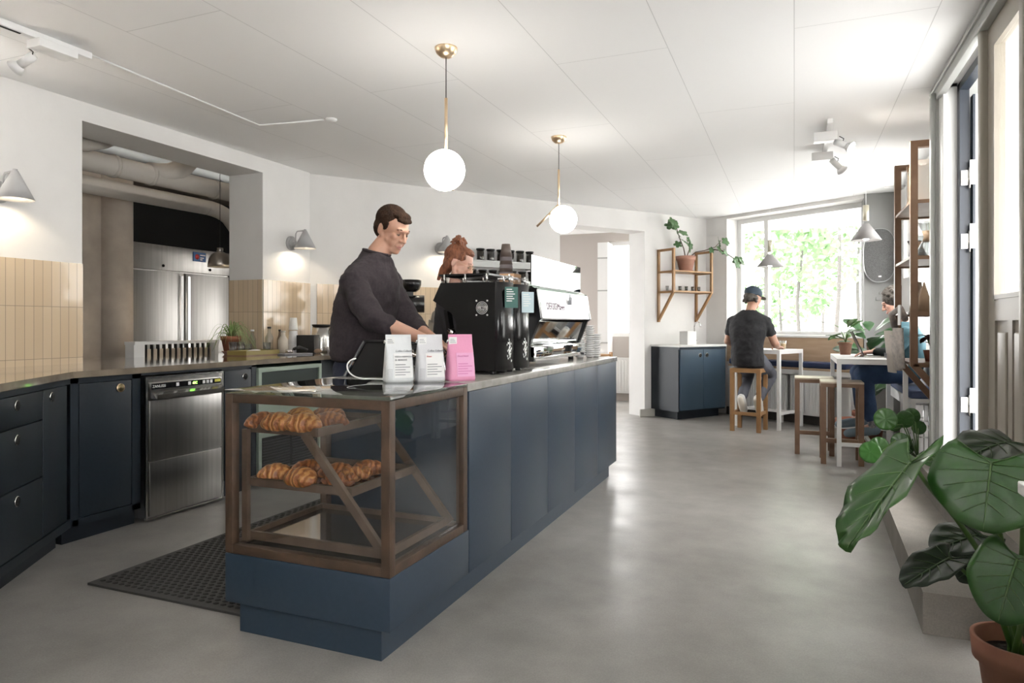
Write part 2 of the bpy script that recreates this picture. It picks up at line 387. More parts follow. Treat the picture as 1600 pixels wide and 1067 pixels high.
baseboard('baseboard_back',(4.14,-.02,0),(5.34,0,.10),(*PB,0),aB)
baseboard('baseboard_window',(.02,-.02,0),(.36,0,.10),(*PC,0),aW)
# window 1 (big, view of trees)
def window(n,x0,x1,z0,z1,y,loc,rz,mullions=(),fw=.06,mat=white,gl=True):
    mb=MB().box((x0,y-.03,z0),(x1,y+.03,z0+fw)).box((x0,y-.03,z1-fw),(x1,y+.03,z1)).box((x0,y-.03,z0+fw),(x0+fw,y+.03,z1-fw)).box((x1-fw,y-.03,z0+fw),(x1,y+.03,z1-fw))
    for m in mullions: mb.box((m-fw/2,y-.03,z0+fw),(m+fw/2,y+.03,z1-fw))
    o=struct(n,mb,mat,loc,rz)
    g=B((x0+fw,y-.004,z0+fw),(x1-fw,y+.004,z1-fw)).build('window_pane',glass,o)
    return o
o=window('window_1',.34,2.19,1.045,2.60,.26,(*PC,0),aW,mullions=(.78,))
B((.32,-.03,1.03),(2.19,.22,1.06),bev=.006).build('window_sill',white,o)
window('window_2',0,1.8,.95,2.5,.1,(1.07,8.3,0),R_(-90),mullions=())
# room behind wall_back
mb=MB().box((-5.5,10.62,0),(-2.72,10.9,CZ)).box((-2.72,10.62,0),(-1.75,10.9,1.0)).box((-2.72,10.62,2.5),(-1.75,10.9,CZ)).box((-1.75,10.62,0),(-1.0,10.9,CZ))
struct('wall_rear_room',mb,M('taupe_plaster',(.46,.42,.39),.85,bump=(6,.2)))
o=window('window_3',-2.72,-1.75,1.0,2.5,.1,(0,10.65,0),0,mullions=(-2.2,))
window('window_unseen',-1.2,1.9,.6,2.6,.1,(.87,0,0),R_(-90),mullions=(.35,),fw=.05)  # unseen near side window, sized for the daylight it adds to the foreground
# ---- entrance: concrete step, plinth, door frames
mb=MB().prism([(.455,3.03),(.74,3.03),(.74,5.36),(.515,5.36)],0,.16)
tag(mb.build('concrete_step',step_m,loc=(0,0,0)),'long low rough concrete step in front of the entrance door','step')
struct('trim_1',B((.735,2.9,0),(1.05,5.28,.30)),step_m)
# moulded architrave, far side of the doorway
mb=MB().box((.80,4.86,.30),(.84,5.0,2.60)).box((.785,4.93,.30),(.81,4.99,2.60),bev=.006).box((.775,4.875,.30),(.81,4.90,2.60),bev=.004)
mb.box((.84,4.74,.30),(1.07,5.02,2.60))
struct('trim_2',mb,grey_d)
struct('trim_3',B((.815,4.725,.30),(.885,4.74,2.60)).box((.815,4.74,.30),(.84,4.86,2.6)).box((.815,4.725,2.58),(.885,4.74,2.6)),white)
mb=MB().box((.80,2.6,2.555),(.83,5.0,2.64)).box((.785,2.6,2.615),(.83,5.0,2.64),bev=.006).box((.79,2.6,2.545),(.83,4.8,2.565),bev=.004)
struct('trim_4',mb,grey_d)
# navy frame of the open door leaf
mb=MB().box((.885,4.66,.30),(.905,4.745,2.585)).box((.905,4.67,.30),(.935,4.745,2.585)).box((.885,3.85,2.54),(.935,4.745,2.585))
dr=struct('door_1',mb,navy_fr)
lf=MB().box((.955,4.645,.33),(1.72,4.69,2.50)); lf.build('door_leaf',white_p,dr)
MB().box((.945,4.635,.33),(.957,4.70,2.50)).build('leaf_edge',navy_fr,dr)
for z in (.68,1.62,1.985):
    h=MB().box((.89,4.648,z),(.925,4.66,z+.085)).cyl((.93,4.643,z-.02),(.93,4.643,z+.10),.007).box((.93,4.634,z+.0),(.957,4.642,z+.14))
    for q in (.012,.03): h.cyl((.895+q*.7,4.642,z+.04),(.895+q*.7,4.649,z+.04),.004,10)
    h.build('hinge',steel_s,dr)
# beige fixed leaf with glass
d2=struct('door_2',MB().box((.80,3.78,.30),(.88,3.84,2.60),bev=.012).box((.83,3.665,.30),(.87,3.78,2.58)).box((.83,3.0,2.44),(.87,3.665,2.58)).box((.83,3.0,1.20),(.87,3.665,1.30)).box((.83,3.0,.30),(.87,3.665,.42))
   .box((.83,3.40,.42),(.87,3.46,1.2)).box((.84,3.0,.42),(.86,3.665,1.2)),beige_d)
MB().box((.825,3.655,1.29),(.845,3.675,2.45)).box((.825,3.0,1.295),(.845,3.675,1.315)).box((.825,3.0,2.43),(.845,3.675,2.45)).build('glazing_bead',beige_d,d2)
MB().box((.846,3.0,1.3),(.854,3.665,2.44)).build('window_pane',glass,d2)
MB().box((.828,3.49,.47),(.842,3.62,1.15),bev=.008).build('raised_panel',beige_d,d2)
MB().box((.828,3.06,.47),(.842,3.37,1.15),bev=.008).build('raised_panel',beige_d,d2)
struct('trim_5',MB().box((.78,2.55,.30),(.90,3.05,2.62)).box((.765,3.0,.30),(.80,3.06,2.6),bev=.01),beige_d)
# white cupboard close on the right
t=thing('white_cupboard','white cupboard edge at the far right, in front of the potted plant','cupboard',(.60,1.10,0))
MB().box((-.215,-.4,.06),(.20,.4,.875)).box((-.19,-.38,0),(.18,.38,.06)).build('body',white,t)
MB().box((-.225,-.41,.875),(.20,.405,.898),bev=.003).build('top',white,t)
# ================================================================== KITCHEN beyond the left opening
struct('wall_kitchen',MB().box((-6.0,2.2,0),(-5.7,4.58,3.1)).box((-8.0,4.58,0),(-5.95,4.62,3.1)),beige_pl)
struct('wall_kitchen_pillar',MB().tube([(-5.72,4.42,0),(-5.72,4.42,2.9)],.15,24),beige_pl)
struct('wall_kitchen_rear',MB().box((-8.2,2.2,0),(-8.0,8.6,3.1)).box((-8,8.4,0),(-4.68,8.6,3.1)),dark)  # near-black walls paint in the unlit depth behind the refrigerator
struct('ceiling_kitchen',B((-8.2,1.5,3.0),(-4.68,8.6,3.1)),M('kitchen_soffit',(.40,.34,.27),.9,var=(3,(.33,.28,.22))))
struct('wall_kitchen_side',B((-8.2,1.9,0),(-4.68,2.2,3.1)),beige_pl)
pipe_m=M('painted_duct',(.50,.47,.43),.6,bump=(10,.3)); galv=M('galvanised_duct',(.42,.44,.44),.5)
def arc(p0,p1,p2,n=8):
    return [Vector(p0).lerp(Vector(p1),i/n).lerp(Vector(p1).lerp(Vector(p2),i/n),i/n) for i in range(n+1)]
mb=MB().tube([(-5.15,2.3,2.47),(-5.15,8,2.50)],.085,20); ju=MB()

t=thing('ventilation_duct','fat white painted duct with branch elbow running under the kitchen ceiling','duct',(0,0,0))
mb.build('duct_pipe',pipe_m,t); [MB().tube([(-5.15,y,2.48),(-5.15,y+.03,2.48)],.094,20).build('duct_collar',pipe_m,t) for y in (3.95,4.3,5.0)]
mb=MB().tube(arc((-5.15,4.3,2.50),(-5.1,4.72,2.5),(-5.05,4.75,2.95)),.085,20); mb.build('duct_elbow',pipe_m,t)
t=thing('ventilation_duct','short bent white duct at the top left corner of the kitchen opening','duct',(0,0,0))
MB().tube(arc((-4.95,3.0,2.52),(-4.95,3.95,2.5),(-4.95,3.98,3.0)),.085,20).build('duct_elbow',pipe_m,t)
tag(MB().tube([(-5.5,2.3,2.70),(-5.5,8.2,2.72)],.05,16).build('metal_pipe',galv,loc=(0,0,0)),'thin galvanised grey pipe behind the fat duct under the kitchen ceiling','pipe')
tag(MB().tube([(-5.45,2.3,2.34),(-5.45,5.2,2.36)]+arc((-5.45,5.2,2.36),(-5.45,5.5,2.36),(-5.43,5.55,2.22))+[(-5.43,5.9,2.2),(-5.43,8,2.2)],.075,16).build('heating_pipe',pipe_m,loc=(0,0,0)),'lowest beige pipe with a kink, crossing above the refrigerator','pipe')
tag(MB().tube([(-5.5,5.65,2.40),(-5.5,8.2,2.42)],.05,16).build('heating_pipe',pipe_m,loc=(0,0,0)),'short beige pipe at the right, above the kinked pipe in the kitchen','pipe')
# refrigerator
t=thing('refrigerator','tall two-door stainless steel refrigerator in the kitchen behind','refrigerator',(-6.0,5.45,0))
MB().box((-.75,-.63,.12),(-.03,.63,2.0)).build('body',steel,t)
for s in (-1,1):
    d=MB().box((-.03,.012*s,.14),(.0,.62*s,1.73),bev=.004).build('door',steel,t)
    MB().box((0,.03*s,.3),(.02,.06*s,1.7)).build('handle',chrome,d)
MB().box((-.03,-.63,1.745),(.01,.63,2.0),bev=.004).build('top_panel',steel,t)
bd=MB().box((.01,.10,1.87),(.018,.27,1.97)).build('blue_badge',M('badge_blue',(.02,.10,.30),.4),t)
MB().cyl((.018,.15,1.92),(.02,.15,1.92),.028).build('badge_disc',M('badge_red',(.6,.05,.05),.4),t)
for i,zz in enumerate((1.935,1.905,1.885)): MB().box((.018,.19,zz),(.02,.26-.02*i,zz+.012)).build('badge_line',white_p,t)
for y in (-.28,.33): MB().cyl((.01,y,1.79),(.02,y,1.79),.014).build('lock',black_g,t)
for sx in (-.65,-.12):
    for sy in (-.55,.55): MB().cyl((sx,sy,0),(sx,sy,.12),.02).build('foot',steel_s,t)
# pass-through rail
t=thing('slatted_rail','white topped slatted rail standing behind the counter in the kitchen opening','railing',(-4.98,4.42,0))
MB().box((-.06,-.44,1.02),(.06,.44,1.045)).build('top_board',white,t)
for i in range(13): MB().box((-.012,-.30+i*.06,.3),(.012,-.285+i*.06,1.02)).build('slat',blackpl,t)
MB().box((-.05,-.44,0),(.05,-.34,1.02)).build('post',white,t); MB().box((-.05,.40,0),(.05,.44,1.02)).build('post',white,t)
MB().box((-.04,-.34,.9),(.0,.4,.98)).build('back_board',M('cream_board',(.6,.5,.38),.6),t)
# dome lamp
t=thing('dome_lamp','brushed metal dome lamp hanging in the kitchen beside the pier','lamp',(-4.95,4.90,1.72))
MB().lathe([(.11,0),(.108,.03),(.098,.08),(.07,.12),(.035,.14),(.03,.14),(.065,.115),(.092,.078),(.102,.03),(.105,0)],closed=True).build('shade',M('pewter',(.45,.42,.38),.35,1),t)
MB().cyl((0,0,.13),(0,0,.18),.03).build('cap',steel_s,t); MB().cyl((0,0,.18),(0,0,1.3),.003,8).build('cord',blackpl,t)
MB().ell((0,0,.05),(.035,.035,.035)).build('bulb',bulb_m,t)
# ================================================================== TILES
def tiles(n,L_,loc,rz,z0=H,z1=1.58): return tag(B((0,-.008,z0),(L_,0,z1)).build(n,tile,None,loc,rz),kind='structure')
tiles('trim_6',2.49,(-4.3,3.09,0),R_(-90)) if False else None
# left run: local x must follow +Y with the face to +X  -> rotate 90 deg, face is local -y
tiles('trim_6',5.0,(-4.3,-1.91,0),R_(90))
tiles('trim_7',.63,(-4.3,4.74,0),R_(90))
tiles('trim_8',.375,(-4.677,4.74,0),0)
tiles('trim_9',2.55,(*PB,0),aB)
# ================================================================== LEFT COUNTER
bend=(-3.57,2.5); d1=(.5787,-.8155)
def seg1(x,y): # local along segment 1 from the bend towards the camera ; y into the cabinet
    return (bend[0]+d1[0]*x-.8155*y, bend[1]+d1[1]*x-.5787*y)
end1=2.6
e=bpt(2.85,-.66,0); q=bpt(.18,-.66,0)
poly=[seg1(end1,-.015),(bend[0]+.015,bend[1]+.004),(bend[0]+.015,4.62),(e.x,e.y),tuple(bpt(2.85,0,0))[:2],tuple(bpt(-.02,0,0))[:2],(-4.3,5.37),(-4.3,4.74),(-4.68,4.74),(-4.68,3.09),(-4.3,3.09),(-4.3,-.2)]
tag(MB().prism(poly,.897,H).build('stone_worktop',stone,loc=(0,0,0)),'glossy brown stone worktop bending along the tiled wall','worktop')
tag(B((-.2,-.14,.0),(.2,.14,.004),bev=.001).build('drop_in_sink',steel_s,loc=(-3.62,1.86,H),rz=R_(-54)),'flush steel sink rim set in the worktop at the left edge','sink')
def hole_ring(mb,c,ax,up,r=.02):  # ring + dark disc, ax outwards
    pass
def finger_hole(parent,c,out,w=.021,h=.021,ring=steel_s,disc=dark):
    out=Vector(out).normalized(); c=Vector(c)
    r=MB().tube([c+out*.0,c+out*.004],w+.004,24); ho=r.build('finger_hole',ring,parent)
    MB().tube([c+out*.001,c+out*.005],w-.001,24).build('hole_disc',disc,ho)  # raised disc; its near-black default paints the shade of a hole
def cab_front(t,x0,x1,z0,z1,yf,mat,name='door',th=.02):
    return MB().box((x0,yf,z0),(x1,yf+th,z1),bev=.0015).build(name,mat,t)
# drawer cabinet on segment 1 (local x from bend to camera, front at local y=0, -y = towards room)
# local frame: x=d1, y = pointing into cabinet -> rotation angle of d1 is atan2(-.8155,.5787); +y local = (.8155,.5787) is room side
a1=math.atan2(d1[1],d1[0])
t=thing('drawer_cabinet','dark blue drawer cabinet angled at the left edge, stack of three drawers','cabinet',(*bend,0),a1)
MB().box((.015,-.55,.10),(1.9,-.021,.895)).build('body',blue_d,t)
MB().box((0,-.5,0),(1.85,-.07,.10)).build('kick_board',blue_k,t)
dd=cab_front(t,.30,1.55,0,0,0,blue_d) if False else None
for (z0,z1,zh) in ((.725,.862,.82),(.45,.718,.665),(.15,.443,.39)):
    d=MB().box((.337,-.02,z0),(.90,.0,z1),bev=.0015).build('drawer',blue_d,t); finger_hole(d,(.60,0,zh),(0,1,0))
    d=MB().box((.907,-.02,z0),(1.85,.0,z1),bev=.0015).build('drawer',blue_d,t); finger_hole(d,(1.35,0,zh),(0,1,0))
d=MB().box((.045,-.02,.15),(.33,0,.862),bev=.0015).build('door',blue_d,t); finger_hole(d,(.235,0,.822),(0,1,0))
MB().box((.0,-.021,.866),(1.9,.0,.895)).box((0,-.021,.10),(1.9,0,.145)).build('face_rail',blue_d,t)
# cupboard on segment 2 next to the bend ; front plane X=-3.57
t=thing('base_cabinet','dark blue cupboard door with brass finger hole left of the dishwasher','cabinet',(-3.57,2.5,0))
MB().box((-.6,.015,.10),(-.021,.425,.895)).box((-.021,.0,.866),(0,.425,.895)).box((-.021,.01,.10),(0,.425,.135)).box((-.021,.0,.10),(0,.045,.895)).box((-.021,.37,.10),(0,.425,.895)).build('body',blue_d,t)
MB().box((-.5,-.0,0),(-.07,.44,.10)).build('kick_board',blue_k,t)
d=MB().box((-.02,.05,.14),(.0,.365,.862),bev=.0015).build('door',blue_d,t); finger_hole(d,(0,.295,.822),(1,0,0),ring=brass,disc=M('brass_disc',(.30,.24,.13),.5,1))
# dishwasher
t=thing('dishwasher','stainless steel under-counter dishwasher with digital display','dishwasher',(-3.545,3.245,0))
MB().box((-.58,-.30,.03),(-.02,.30,.872)).build('body',steel,t)
MB().box((-.02,-.30,.02),(-.005,-.285,.872)).box((-.02,.285,.02),(-.005,.30,.872)).box((-.02,-.285,.86),(-.005,.285,.872)).box((-.02,-.285,.02),(-.005,.285,.03)).build('face_frame',steel_s,t)
MB().box((-.018,-.278,.79),(.0,.278,.835),bev=.002).build('control_panel',steel,t)
cp=MB().box((.0,-.265,.797),(.003,.268,.83)).build('display_strip',black_g,t)
for y in (-.09,.0,.115,.145,.175): MB().box((.003,y,.803),(.005,y+.02,.824)).build('button',white_p,cp)
MB().box((.003,.215,.806),(.005,.262,.824)).build('warning_label',M('yellow_label',(.65,.60,.10),.5),cp)
led=M('green_led',(.25,.9,.1),.4,emit=2.0,ecol=(.3,1,.1))
text('60C',.022,led,cp,TX(.0035,.035,.806,(0,1,0),(0,0,1)),'led_digits')
text('ZANUSSI',.024,ink_w,cp,TX(.0035,-.262,.805,(0,1,0),(0,0,1)),'brand_lettering')
mb=MB(); mb.add([(0,-.27,.785),(0,.27,.785),(.045,.262,.765),(.045,-.262,.765),(.035,-.255,.735),(.035,.255,.735),(0,.27,.745),(0,-.27,.745)],[(0,3,2,1),(3,4,5,2),(4,7,6,5),(0,7,4,3),(1,2,5,6)],False)
mb.build('handle',steel_s,t)
MB().box((-.018,-.278,.37),(.0,.278,.73),bev=.002).build('door',steel,t)
MB().box((-.018,-.278,.04),(.0,.278,.362),bev=.002).build('lower_panel',steel,t)
# next cabinet + fridge under counter
t=thing('base_cabinet','dark blue cupboard between the dishwasher and the pale green framed cooler','cabinet',(-3.57,3.57,0))
MB().box((-.6,0,.10),(-.021,.30,.895)).box((-.021,-.64,.882),(0,.30,.895)).box((-.021,.255,.1),(0,.30,.895)).build('body',blue_d,t)
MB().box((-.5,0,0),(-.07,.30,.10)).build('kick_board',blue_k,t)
d=MB().box((-.02,.005,.12),(.0,.25,.868),bev=.0015).build('door',blue_d,t); finger_hole(d,(0,.19,.82),(1,0,0))
mint=M('mint_metal',(.36,.44,.37),.35)
t=thing('counter_cooler','under-counter cooler with pale green frame and black vent grille','refrigerator',(-3.56,3.885,0))
MB().box((-.58,.0,.03),(-.03,.71,.87)).build('body',mint,t)
MB().box((-.03,0,.03),(.0,.03,.87)).box((-.03,.68,.03),(0,.71,.87)).box((-.03,.03,.84),(0,.68,.87)).build('door_frame',mint,t)
MB().box((-.03,.035,.62),(-.012,.675,.835)).build('dark_panel',M('dark_green_panel',(.02,.035,.03),.3),t)
MB().box((-.03,.035,.36),(-.01,.675,.612)).build('mint_panel',mint,t)
gr=MB().box((-.03,.035,.10),(-.016,.675,.355)).build('vent_grille',blackpl,t)
for g in (0,1):
    m_=MB()
    for i in range(11): m_.box((-.016,.05+g*.32,.115+i*.021),(-.008,.34+g*.31,.124+i*.021))
    m_.build('grille_slats',M('dark_grille',(.05,.05,.05),.4),gr)
t=thing('base_cabinet','dark blue cupboards along the back wall beyond the cooler','cabinet',(0,0,0))
pp=[(-3.57,4.60),tuple(bpt(.185,-.645,0))[:2],tuple(bpt(2.8,-.645,0))[:2],tuple(bpt(2.8,-.02,0))[:2],tuple(bpt(-.0,-.02,0))[:2],(-4.15,5.36),(-4.15,4.60)]
MB().prism(pp,.10,.895).build('body',blue_d,t)
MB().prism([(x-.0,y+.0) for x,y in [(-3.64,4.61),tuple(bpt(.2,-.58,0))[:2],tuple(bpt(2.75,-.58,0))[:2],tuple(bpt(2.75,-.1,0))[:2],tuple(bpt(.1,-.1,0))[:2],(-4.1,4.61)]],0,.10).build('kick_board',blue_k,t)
# ================================================================== ISLAND
IXL,IXR=-2.03,-1.29
t=thing('serving_counter','long blue panelled service counter with pale stone top','counter',(-1.66,2.66,0))
MB().box((-.37+.02,-.0,.117),(.37-.02,2.64,.895)).build('body',blue,t)
MB().box((-.32,-.6,0),(.32,2.6,.117)).build('kick_board',blue,t)
ys=[2.66,3.137,3.68,4.196,4.75,5.3]
for a,b_ in zip(ys,ys[1:]): MB().box((.35,a-2.66+.0015,.117),(.37,b_-2.66-.0015,.895),bev=.001).build('front_panel',blue,t)
MB().box((-.37,0,.117),(-.35,2.64,.895)).build('back_panel',blue,t)
MB().box((-.385,-.02,.897),(.375,2.65,H),bev=.003).build('stone_top',stone_i,t)
MB().box((-.37,-.625,.117),(.37,-.002,.303),bev=.0015).build('case_base',blue,t)
# display case
t=thing('pastry_case','walnut framed glass pastry display case on the counter end','display case',(-1.66,2.345,.305))
x0,x1,y0,y1=-.37,.37,-.31,.30; z1=.612; w_=.036
for xx in (x0,x1-w_):
    for yy in (y0,y1-w_):
        MB().box((xx,yy,0),(xx+w_,yy+w_,z1),bev=.002).build('post',wal,t)
for z in (0,z1-.034):
    for yy in (y0,y1-w_): MB().box((x0+w_,yy,z),(x1-w_,yy+w_*.99,z+.034),bev=.002).build('rail',wal,t)
    for xx in (x0,x1-w_): MB().box((xx,y0+w_,z),(xx+w_*.99,y1-w_,z+.034),bev=.002).build('rail',wal,t)
MB().box((x0-.004,y0-.004,z1+.003),(x1+.004,y1+.01,z1+.015),bev=.002).build('glass_top',glass_top,t)
MB().box((x0+.014,y0+.012,.036),(x1-.036,y0+.018,z1-.036)).build('glass_pane',glass,t)
MB().box((x1-.018,y0+.036,.036),(x1-.012,y1-.036,z1-.036)).build('glass_pane',glass,t)
MB().box((x0+w_,y0+w_,.004),(x1-w_,y1-w_,.02)).build('base_board',M('dark_board',(.05,.045,.04),.25),t)
# tray rack
mb=MB()
for yy in (y0+.05,y1-.07):
    mb.box((x0+.035,yy,.036),(x0+.06,yy+.02,.47)) 
    mb.bar((x0+.33,yy+.01,.465),(x1-.05,yy+.01,.045),.02,.03)
mb.build('rack_frame',wal_in,t)
trays=((.34,.455),(.49,.245),(.64,.035))
for wd,z in trays:
    tr=MB()
    a,b_=x0+.04,x0+.04+wd
    tr.box((a,y0+.075,z),(b_,y0+.09,z+.032)).box((a,y1-.09,z),(b_,y1-.075,z+.032)).box((a,y0+.09,z),(a+.015,y1-.09,z+.032)).box((b_-.015,y0+.09,z),(b_,y1-.09,z+.032))
    o=tr.build('tray',wal_in,t)
    MB().box((a+.015,y0+.09,z+.006),(b_-.015,y1-.09,z+.012)).build('tray_base',M('tray_slate',(.045,.04,.036),.10,coat=.5) ,o)
# pastries
def pastry_mat(name,a,b_,c_):
    m=bpy.data.materials.new(name); m.use_nodes=True; N=m.node_tree.nodes; L=m.node_tree.links; b=N['Principled BSDF']; b.inputs['Roughness'].default_value=.42
    tc=N.new('ShaderNodeTexCoord'); wv=N.new('ShaderNodeTexWave'); wv.bands_direction='X'; wv.inputs['Scale'].default_value=14; wv.inputs['Distortion'].default_value=9; wv.inputs['Detail'].default_value=3; wv.inputs['Detail Scale'].default_value=2
    L.new(tc.outputs['Object'],wv.inputs['Vector']); r=N.new('ShaderNodeValToRGB'); r.color_ramp.elements[0].color=(*a,1); r.color_ramp.elements[1].color=(*b_,1); r.color_ramp.elements[0].position=.15; r.color_ramp.elements[1].position=.9
    L.new(wv.outputs['Fac'],r.inputs['Fac']); 
    n=N.new('ShaderNodeTexNoise'); n.inputs['Scale'].default_value=30; L.new(tc.outputs['Object'],n.inputs['Vector'])
    mx=N.new('ShaderNodeMixRGB'); mx.inputs[2].default_value=(*c_,1); rr=N.new('ShaderNodeMapRange'); rr.inputs[1].default_value=.5; rr.inputs[2].default_value=.75; L.new(n.outputs['Fac'],rr.inputs[0]); L.new(rr.outputs[0],mx.inputs[0]); L.new(r.outputs['Color'],mx.inputs[1]); L.new(mx.outputs[0],b.inputs['Base Color'])
    bp=N.new('ShaderNodeBump'); bp.inputs['Strength'].default_value=.6; bp.inputs['Distance'].default_value=.004; L.new(wv.outputs['Fac'],bp.inputs['Height']); L.new(bp.outputs['Normal'],b.inputs['Normal'])
    MATS[name]=m; return m
cro=pastry_mat('baked_crust',(.17,.052,.016),(.36,.13,.038),(.10,.030,.011)); cro2=pastry_mat('golden_crust',(.30,.105,.028),(.52,.25,.085),(.17,.052,.016))
def croissant(L_=.072,r=.038,bendk=.35,seed=0):
    rnd=random.Random(seed); mb=MB(); vs=[];fs=[];NU,NA=45,20
    for i in range(NU+1):
        u=i/NU*2-1; cx=u*L_; cy=-bendk*L_*u*u
        prof=(1-abs(u)**2.0)**.62
        ridge=1+.03*math.cos(u*math.pi*3.5)-.09*abs((u*3.2+10)%1-.5)
        rr=max(r*prof*ridge,.002)
        for k in range(NA):
            a=2*math.pi*k/NA; z=math.sin(a)*rr*.88; z=max(z,-rr*.62)
            vs.append((cx,cy+math.cos(a)*rr*1.05+.002*rnd.random(),z+r*.60-.25*(r-rr)*.6))
    for i in range(NU):
        for k in range(NA): fs.append((i*NA+k,i*NA+(k+1)%NA,(i+1)*NA+(k+1)%NA,(i+1)*NA+k))
    mb.add(vs,fs); zmin=min(v[2] for v in mb.v); mb.v=[(a,b,c-zmin) for a,b,c in mb.v]; return mb
c_a=croissant(seed=1).build('croissant',cro); c_b=croissant(.066,.043,.2,2).build('croissant',cro2)
c_a.data.materials[0]=cro
tz=.305+.455+.012; tm=.305+.245+.012
spots=[ # x,y,z,rz,src,label
 (-1.955,2.16,tz,1.0,'a','dark croissant at the left end of the top tray'),
 (-1.845,2.125,tz,.1,'b','plump golden croissant second from left at the front of the top tray'),
 (-1.735,2.135,tz,.25,'b','big pale golden croissant at the front right corner of the top tray'),
 (-1.72,2.27,tz,.5,'a','browned croissant at the right rear of the top tray'),
 (-1.86,2.27,tz,-.3,'b','large croissant at the back of the top tray, left of centre'),
 (-1.83,2.42,tz,.2,'a','croissant hidden deepest at the back of the top tray'),
 (-1.90,2.17,tm,.35,'b','pale tipped croissant at the left of the middle tray'),
 (-1.75,2.14,tm,-.1,'b','golden croissant at the front middle of the middle tray'),
 (-1.86,2.32,tm,.7,'a','croissant at the back left of the middle tray'),
 (-1.70,2.30,tm,.4,'a','dark brown croissant in the centre of the middle tray'),
 (-1.63,2.40,tm,.9,'a','tall dark croissant at the back right of the middle tray'),
]
for i,(x,y,z,rz,k,l) in enumerate(spots):
    o=dup(c_a if k=='a' else c_b,(x,y,z),rz,l,'croissants in the pastry case'); o['category']='croissant'; s_=1.12+.08*random.random(); o.scale=(s_,s_,s_)
bpy.data.objects.remove(c_a); bpy.data.objects.remove(c_b)
def twist(seed):
    mb=MB()
    for k in range(3):
        pts=[]
        for i in range(25):
            u=i/24; a=u*math.pi*2+k*2.1
            pts.append((-.055+.11*u,.016*math.cos(a*1.4)+.006*k,.02+.010*math.sin(a*1.4)+.002*k))
        mb.tube(pts,[.013*math.sin(math.pi*min(max(i/24,.04),.96))**.4 for i in range(25)],10)
    zmin=min(v[2] for v in mb.v); mb.v=[(a,b,c-zmin) for a,b,c in mb.v]; return mb
for i,(x,y,rz,mt,l) in enumerate(((-1.60,2.27,.5,cro2,'knotted golden bun at the right end of the middle tray'),(-1.60,2.16,.2,cro,'dark knotted bun at the front right corner of the middle tray'))):
    o=twist(i).build('knotted_bun',mt,loc=(x,y,tm),rz=rz); o.scale=(1.05,1.4,1.3); tag(o,l,'bun','knotted buns in the pastry case')
# rubber mat
mb=MB(); mb.box((-2.95,2.16,.0),(-2.06,2.19,.012)).box((-2.98,2.16,0),(-2.95,5.0,.012)).box((-2.06,2.16,0),(-2.03,2.66,.012))
t=thing('rubber_mat','black perforated rubber mat on the floor behind the counter','mat',(-2.5,2.16,0))
MB().prism([(-.47,0),(.45,0),(.45,2.8),(-.45,2.8)],0,.010).build('mat_sheet',rubber,t)
dots=MB()
for j in range(52):
    for i in range(22):
        x=-.43+i*.04+(j%2)*.02; y=.045+j*.03
        if x<.43 and y<1.6:
            n=6; vs=[(x+.014*math.cos(k*math.pi/3),y+.010*math.sin(k*math.pi/3),.0125) for k in range(n)]+[(x+.0155*math.cos(k*math.pi/3),y+.0115*math.sin(k*math.pi/3),.010) for k in range(n)]+[(x+.002*math.cos(k*math.pi/3),y+.002*math.sin(k*math.pi/3),.0125) for k in range(n)]+[(x+.001*math.cos(k*math.pi/3),y+.001*math.sin(k*math.pi/3),.0102) for k in range(n)]
            fs=[]
            for k in range(n):
                k2=(k+1)%n; fs+=[(k,k2,n*2+k2,n*2+k),(n+k,n+k2,k2,k),(2*n+k,2*n+k2,3*n+k2,3*n+k)]
            dots.add(vs,fs,True)
tag(dots.build('mat_hole_rings',M('hole_black',(.006,.006,.006),.7),t),kind='stuff')  # near-black rings paint in the shade of the mat's holes
